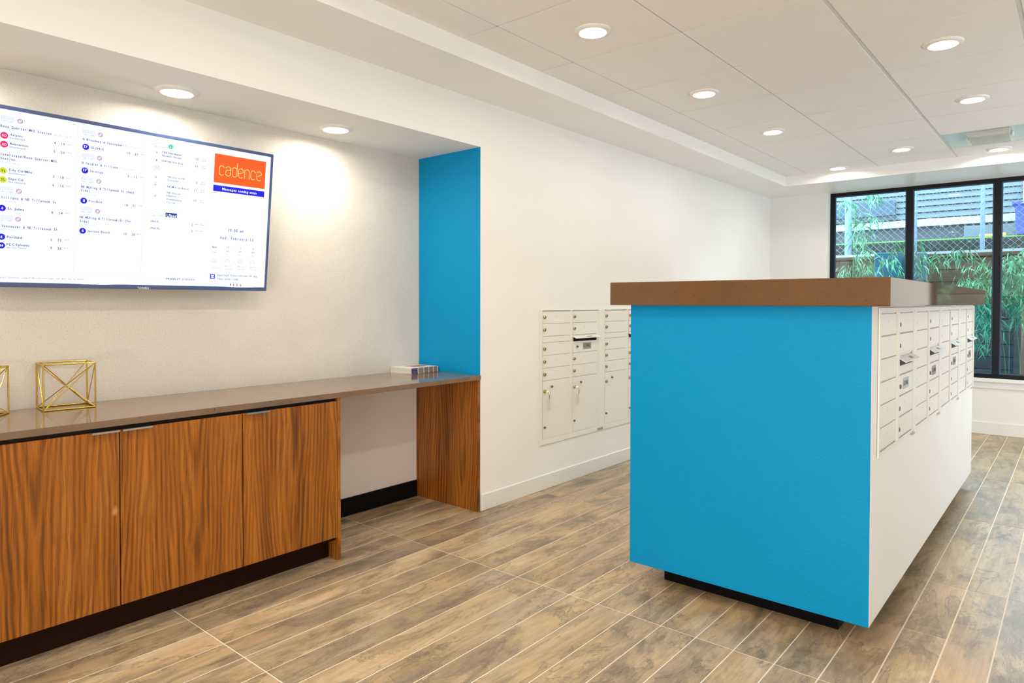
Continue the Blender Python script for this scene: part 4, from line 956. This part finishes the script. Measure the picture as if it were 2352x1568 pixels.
CL=[
(-2.264, 9.009, 2.536, 15, 0.045),
(-2.04, 8.356, 2.373, 15, 0.045),
(-2.093, 8.853, 2.381, 15, 0.045),
(-2.17, 9.04, 2.249, 15, 0.045),
(-1.937, 8.39, 2.112, 15, 0.045),
(-1.917, 8.567, 2.001, 15, 0.045),
(-1.873, 8.565, 2.222, 15, 0.045),
(-1.827, 8.772, 2.213, 15, 0.045),
(-2.036, 8.688, 1.94, 15, 0.045),
(-1.997, 8.728, 1.788, 15, 0.045),
(-2.173, 8.971, 1.659, 15, 0.045),
(-1.865, 8.351, 1.626, 15, 0.045),
(-1.817, 8.394, 2.468, 15, 0.045),
(-1.763, 8.451, 2.436, 15, 0.045),
(-1.647, 8.45, 1.797, 15, 0.045),
(-1.554, 8.405, 1.857, 15, 0.045),
(-1.732, 9.13, 1.746, 15, 0.045),
(-1.806, 9.034, 1.733, 15, 0.045),
(-1.494, 8.419, 1.893, 15, 0.045),
(-1.615, 8.752, 1.599, 15, 0.045),
(-2.187, 8.603, 1.625, 15, 0.045),
(-2.04, 8.602, 2.061, 15, 0.045),
(-1.907, 8.631, 1.854, 15, 0.045),
(-2.052, 8.868, 1.693, 15, 0.045),
(-1.899, 8.819, 1.609, 15, 0.045),
(-1.384, 8.639, 1.902, 14, 0.04),
(-1.32, 8.503, 1.771, 14, 0.04),
(-1.399, 8.613, 1.67, 14, 0.04),
(-1.33, 8.449, 1.566, 14, 0.04),
(-1.24, 8.794, 1.769, 14, 0.04),
(-1.195, 8.923, 1.716, 14, 0.04),
(-1.079, 8.654, 1.755, 14, 0.04),
(-0.992, 8.414, 1.793, 14, 0.04),
(-0.917, 8.493, 1.776, 14, 0.04),
(-0.845, 8.649, 1.726, 14, 0.04),
(-0.952, 8.834, 1.655, 14, 0.04),
(-0.778, 8.976, 1.702, 14, 0.04),
(-0.73, 8.654, 1.603, 14, 0.04),
(-0.996, 8.991, 1.518, 14, 0.04),
(-0.881, 8.848, 1.521, 14, 0.04),
(-0.781, 8.695, 1.468, 14, 0.04),
(-0.996, 8.648, 1.462, 14, 0.04),
(-0.901, 8.747, 1.416, 14, 0.04),
(-1.34, 8.912, 1.721, 14, 0.04),
(-1.433, 8.686, 1.762, 14, 0.04),
(-0.92, 8.905, 1.281, 12, 0.06),
(-0.866, 8.719, 1.255, 12, 0.06),
(-0.787, 8.546, 1.475, 12, 0.06),
(-0.964, 8.779, 1.156, 12, 0.06),
(-0.916, 8.906, 1.414, 12, 0.06),
(-0.682, 8.407, 1.308, 12, 0.06),
(-0.745, 8.69, 1.308, 12, 0.06),
(-0.797, 8.691, 1.443, 12, 0.06),
(-0.827, 9.054, 1.141, 12, 0.06),
(-0.862, 9.099, 1.196, 12, 0.06),
(-0.785, 8.649, 1.478, 12, 0.06),
(-0.797, 9.068, 1.261, 12, 0.06),
(-0.913, 8.983, 1.503, 12, 0.06),
(-0.727, 8.56, 1.308, 12, 0.06),
(-0.775, 8.721, 1.141, 12, 0.06),
(-0.752, 8.449, 1.127, 12, 0.06),
(-0.886, 9.001, 1.17, 12, 0.06),
(-0.861, 8.88, 1.114, 12, 0.06),
(-0.767, 9.06, 1.473, 12, 0.06),
(-0.957, 8.984, 1.423, 12, 0.06),
(-0.729, 8.884, 1.326, 12, 0.06),
(-0.822, 8.937, 1.385, 12, 0.06),
(-0.84, 8.801, 1.347, 12, 0.06),
(-0.842, 8.433, 1.262, 12, 0.06),
(-0.819, 8.82, 1.129, 12, 0.06),
(-0.752, 8.354, 1.125, 12, 0.06),
(-0.718, 8.465, 1.099, 12, 0.06),
(-0.814, 8.969, 1.444, 12, 0.06),
(-0.711, 8.385, 1.111, 12, 0.06),
(-0.705, 8.423, 1.269, 12, 0.06),
(-0.754, 8.429, 1.413, 12, 0.06),
(-0.777, 9.054, 1.269, 12, 0.06),
(-0.868, 8.493, 1.476, 12, 0.06),
(-0.711, 8.369, 1.101, 12, 0.06),
(-0.971, 9.023, 1.169, 12, 0.06),
(-0.831, 8.447, 1.438, 12, 0.06),
(-0.916, 9.025, 1.184, 12, 0.06),
(-0.755, 8.889, 1.491, 12, 0.06),
(-0.794, 9.019, 1.118, 9, 0.05),
(-0.783, 9.112, 1.021, 9, 0.05),
(-0.728, 8.813, 0.817, 9, 0.05),
(-0.807, 8.989, 0.8, 9, 0.05),
(-0.787, 8.379, 1.117, 9, 0.05),
(-0.792, 8.964, 1.123, 9, 0.05),
(-0.84, 8.759, 1.002, 9, 0.05),
(-0.786, 8.922, 1.083, 9, 0.05),
(-0.833, 8.435, 0.866, 9, 0.05),
(-0.836, 8.949, 0.814, 9, 0.05),
(-0.751, 9.098, 1.006, 9, 0.05),
(-0.763, 8.399, 0.978, 9, 0.05),
(-0.751, 8.609, 0.948, 9, 0.05),
(-0.782, 8.801, 0.933, 9, 0.05),
(-0.736, 9.012, 0.965, 9, 0.05),
(-0.78, 8.544, 0.91, 9, 0.05),
(-0.565, 8.494, 1.585, 13, 0.06),
(-0.403, 8.55, 1.472, 13, 0.06),
(-0.518, 8.843, 1.749, 13, 0.06),
(-0.552, 8.953, 1.453, 13, 0.06),
(-0.625, 8.665, 1.43, 13, 0.06),
(-0.487, 8.644, 1.712, 13, 0.06),
(-0.487, 8.667, 1.504, 13, 0.06),
(-0.474, 8.63, 1.561, 13, 0.06),
(-0.468, 8.685, 1.365, 13, 0.06),
(-0.61, 8.417, 1.705, 13, 0.06),
(-0.477, 8.75, 1.249, 13, 0.06),
(-0.603, 9.128, 1.526, 13, 0.06),
(-0.496, 8.68, 1.58, 13, 0.06),
(-0.565, 8.948, 1.596, 13, 0.06),
(-0.533, 8.478, 1.435, 13, 0.06),
(-0.577, 8.903, 1.56, 13, 0.06),
(-0.472, 8.955, 1.745, 13, 0.06),
(-0.511, 8.889, 1.37, 13, 0.06),
(-0.567, 8.764, 1.636, 13, 0.06),
(-0.452, 8.737, 1.623, 13, 0.06),
(-0.601, 8.864, 1.529, 13, 0.06),
(-0.495, 9.068, 1.711, 13, 0.06),
(-0.544, 8.469, 1.567, 13, 0.06),
(-0.429, 8.427, 1.51, 13, 0.06),
(-0.452, 8.949, 1.668, 13, 0.06),
(-0.578, 9.083, 1.419, 13, 0.06),
(-0.434, 8.764, 1.514, 13, 0.06),
(-0.583, 8.704, 1.687, 13, 0.06),
(-0.526, 8.925, 1.659, 13, 0.06),
(-0.436, 8.499, 1.312, 13, 0.06),
(-0.582, 8.564, 1.6, 13, 0.06),
(-0.437, 8.509, 1.411, 13, 0.06),
(-0.455, 8.818, 1.571, 13, 0.06),
(-0.597, 8.602, 1.595, 13, 0.06),
(-0.444, 8.536, 1.598, 13, 0.06),
(-0.566, 8.903, 1.539, 13, 0.06),
(-0.562, 9.113, 1.55, 13, 0.06),
(-0.419, 8.587, 1.657, 13, 0.06),
(-0.644, 8.914, 1.26, 13, 0.06),
(-0.428, 8.681, 1.237, 13, 0.06),
(-0.55, 9.033, 1.256, 13, 0.06),
(-0.429, 8.818, 1.634, 13, 0.06),
(-0.453, 8.564, 1.313, 13, 0.06),
(-0.471, 8.524, 1.473, 13, 0.06),
(-0.545, 8.368, 1.56, 13, 0.06),
(-0.585, 8.734, 1.716, 13, 0.06),
(-0.496, 8.656, 1.596, 13, 0.06),
(-0.439, 8.488, 1.709, 13, 0.06),
(-0.422, 8.638, 1.386, 13, 0.06),
(-0.415, 8.608, 1.283, 13, 0.06),
(-0.44, 8.969, 1.454, 13, 0.06),
(-0.611, 8.465, 1.36, 13, 0.06),
(-0.54, 9.143, 1.213, 8, 0.05),
(-0.427, 8.734, 1.169, 8, 0.05),
(-0.476, 8.829, 1.083, 8, 0.05),
(-0.436, 8.724, 1.206, 8, 0.05),
(-0.516, 9.018, 1.096, 8, 0.05),
(-0.474, 9.007, 1.113, 8, 0.05),
(-0.487, 8.796, 1.235, 8, 0.05),
(-0.449, 8.735, 1.11, 8, 0.05),
(-0.526, 8.927, 1.111, 8, 0.05),
(-0.393, 9.035, 1.109, 8, 0.05),
(0.34, 8.987, 1.864, 12, 0.07),
(0.448, 8.584, 1.211, 12, 0.07),
(0.848, 8.94, 1.863, 12, 0.07),
(1.066, 8.594, 1.171, 12, 0.07),
(0.114, 8.55, 1.634, 12, 0.07),
(1.074, 9.12, 1.23, 12, 0.07),
(1.084, 8.651, 1.381, 12, 0.07),
(0.866, 8.469, 1.083, 12, 0.07),
(1.034, 8.633, 1.321, 12, 0.07),
(0.628, 8.94, 1.006, 12, 0.07),
(0.236, 8.749, 1.437, 12, 0.07),
(0.036, 8.868, 1.86, 12, 0.07),
(0.325, 8.835, 1.107, 12, 0.07),
(0.14, 8.932, 1.101, 12, 0.07),
(1.12, 9.127, 1.087, 12, 0.07),
(1.206, 8.699, 1.695, 12, 0.07),
(0.912, 8.636, 1.608, 12, 0.07),
(0.747, 9.045, 1.239, 12, 0.07),
(0.907, 9.169, 1.606, 12, 0.07),
(0.558, 8.491, 1.444, 12, 0.07),
(0.263, 8.974, 1.611, 12, 0.07),
(0.606, 8.546, 1.581, 12, 0.07),
(0.709, 8.543, 1.801, 12, 0.07),
(0.749, 8.499, 1.839, 12, 0.07),
(-0.074, 8.665, 1.648, 12, 0.07),
(0.656, 8.844, 1.583, 12, 0.07),
(0.432, 8.65, 1.159, 12, 0.07),
(-0.19, 8.973, 1.679, 12, 0.07),
(0.569, 8.992, 1.323, 12, 0.07),
(0.125, 8.707, 1.785, 12, 0.07),
(-0.233, 8.804, 1.222, 12, 0.07),
(0.93, 8.683, 1.3, 12, 0.07),
(0.345, 8.833, 1.695, 12, 0.07),
(0.265, 9.078, 1.101, 12, 0.07),
(0.133, 8.48, 1.101, 12, 0.07),
(0.946, 8.982, 1.166, 12, 0.07),
(0.003, 8.733, 1.669, 12, 0.07),
(1.005, 8.999, 1.533, 12, 0.07),
(-0.066, 8.719, 1.174, 12, 0.07),
(0.544, 8.855, 1.182, 12, 0.07),
(0.1, 9.025, 1.027, 12, 0.07),
(0.985, 9.113, 1.854, 12, 0.07),
(0.313, 8.842, 1.525, 12, 0.07),
(0.714, 9.182, 1.618, 12, 0.07),
(0.179, 9.088, 1.436, 12, 0.07),
(0.662, 8.981, 1.002, 12, 0.07),
(0.933, 8.93, 1.443, 12, 0.07),
(0.538, 8.768, 1.174, 12, 0.07),
(0.547, 8.43, 1.45, 12, 0.07),
(0.734, 8.755, 1.509, 12, 0.07),
(1.234, 9.114, 1.122, 12, 0.07),
(0.968, 8.899, 1.046, 12, 0.07),
(0.276, 8.587, 1.07, 12, 0.07),
(0.562, 9.144, 1.291, 12, 0.07),
(1.093, 8.956, 1.121, 12, 0.07),

]
def bamboo(px,py,cl,label):
    """a clump: culms rising from the soil, thin branches to each drooping leaf tuft"""
    t=thing('bamboo_plant',label,'bamboo',(px,py,.30),group='bamboo clumps outside the window')
    O=Vector((px,py,.30)); ztop=min(max(c[2] for c in cl)+.1,2.25 if px<-2 else 1.72); cul=[]
    for k in range(3):
        a=Vector((random.uniform(-.14,.14),random.uniform(-.12,.12),0)); lean=Vector((random.uniform(-.25,.25),random.uniform(-.15,.1),0)); c_=MB(); pr=a
        h=ztop-.3; pts=[a+lean*((i/7)**2)+Vector((0,0,h*i/7)) for i in range(8)]
        for i in range(7): c_.tube(pts[i],pts[i+1],0.0055*(1-.09*i),7,r2=0.0055*(1-.09*(i+1)))
        c_.build('culm',M['culm'],t); cul.append(pts)
    br=MB(); lf=MB()
    for (x,y,z,n,sp) in cl:
        c=Vector((x,y,z))-O
        best=min((p_ for q in cul for p_ in q),key=lambda p_:(p_-c).length+(0 if p_.z<c.z+.1 else 1))
        br.tube(best,c,.0022,4,r2=.0012,cap=False)
        for i in range(n):
            b0=c+Vector((random.gauss(0,sp),random.gauss(0,sp),random.gauss(0,sp*.8)))
            d=Vector((random.gauss(0,.55),random.gauss(0,.45),-random.uniform(.35,1.1))).normalized()
            L_=random.uniform(.085,.15); wd=random.uniform(.006,.0095)
            s_=d.cross(Vector((random.gauss(0,1),random.gauss(0,1),random.gauss(0,.4)))).normalized()*wd
            dr=Vector((0,0,-.02)); p1=b0+d*L_*.4; p2=b0+d*L_+dr; n_=d.cross(s_).normalized()*.003
            lf.add([b0,p1+s_,p2,p1-s_,p1+n_],[(0,1,4),(1,2,4),(2,3,4),(3,0,4)])
    br.build('branch',M['culm'],t)['kind']='stuff'
    lf.build('foliage',M['leaf'],t)['kind']='stuff'
LBL=['bamboo clump with airy foliage behind the left window pane','bamboo clump with sparse drooping leaves behind the middle pane','thick bamboo clump behind the mullion between middle and right panes','dense pale bamboo clump filling the lower right pane','bamboo clump seen only as a reflection in the island slab edge']
PX=[(-2.15,8.75),(-1.55,8.9),(-.95,8.7),(-.45,8.6),(.35,8.8)]
for i,(px,py) in enumerate(PX):
    cl=[c for c in CL if min(range(5),key=lambda k:abs(PX[k][0]-c[0]))==i]
    if cl: bamboo(px,py,cl,LBL[i])
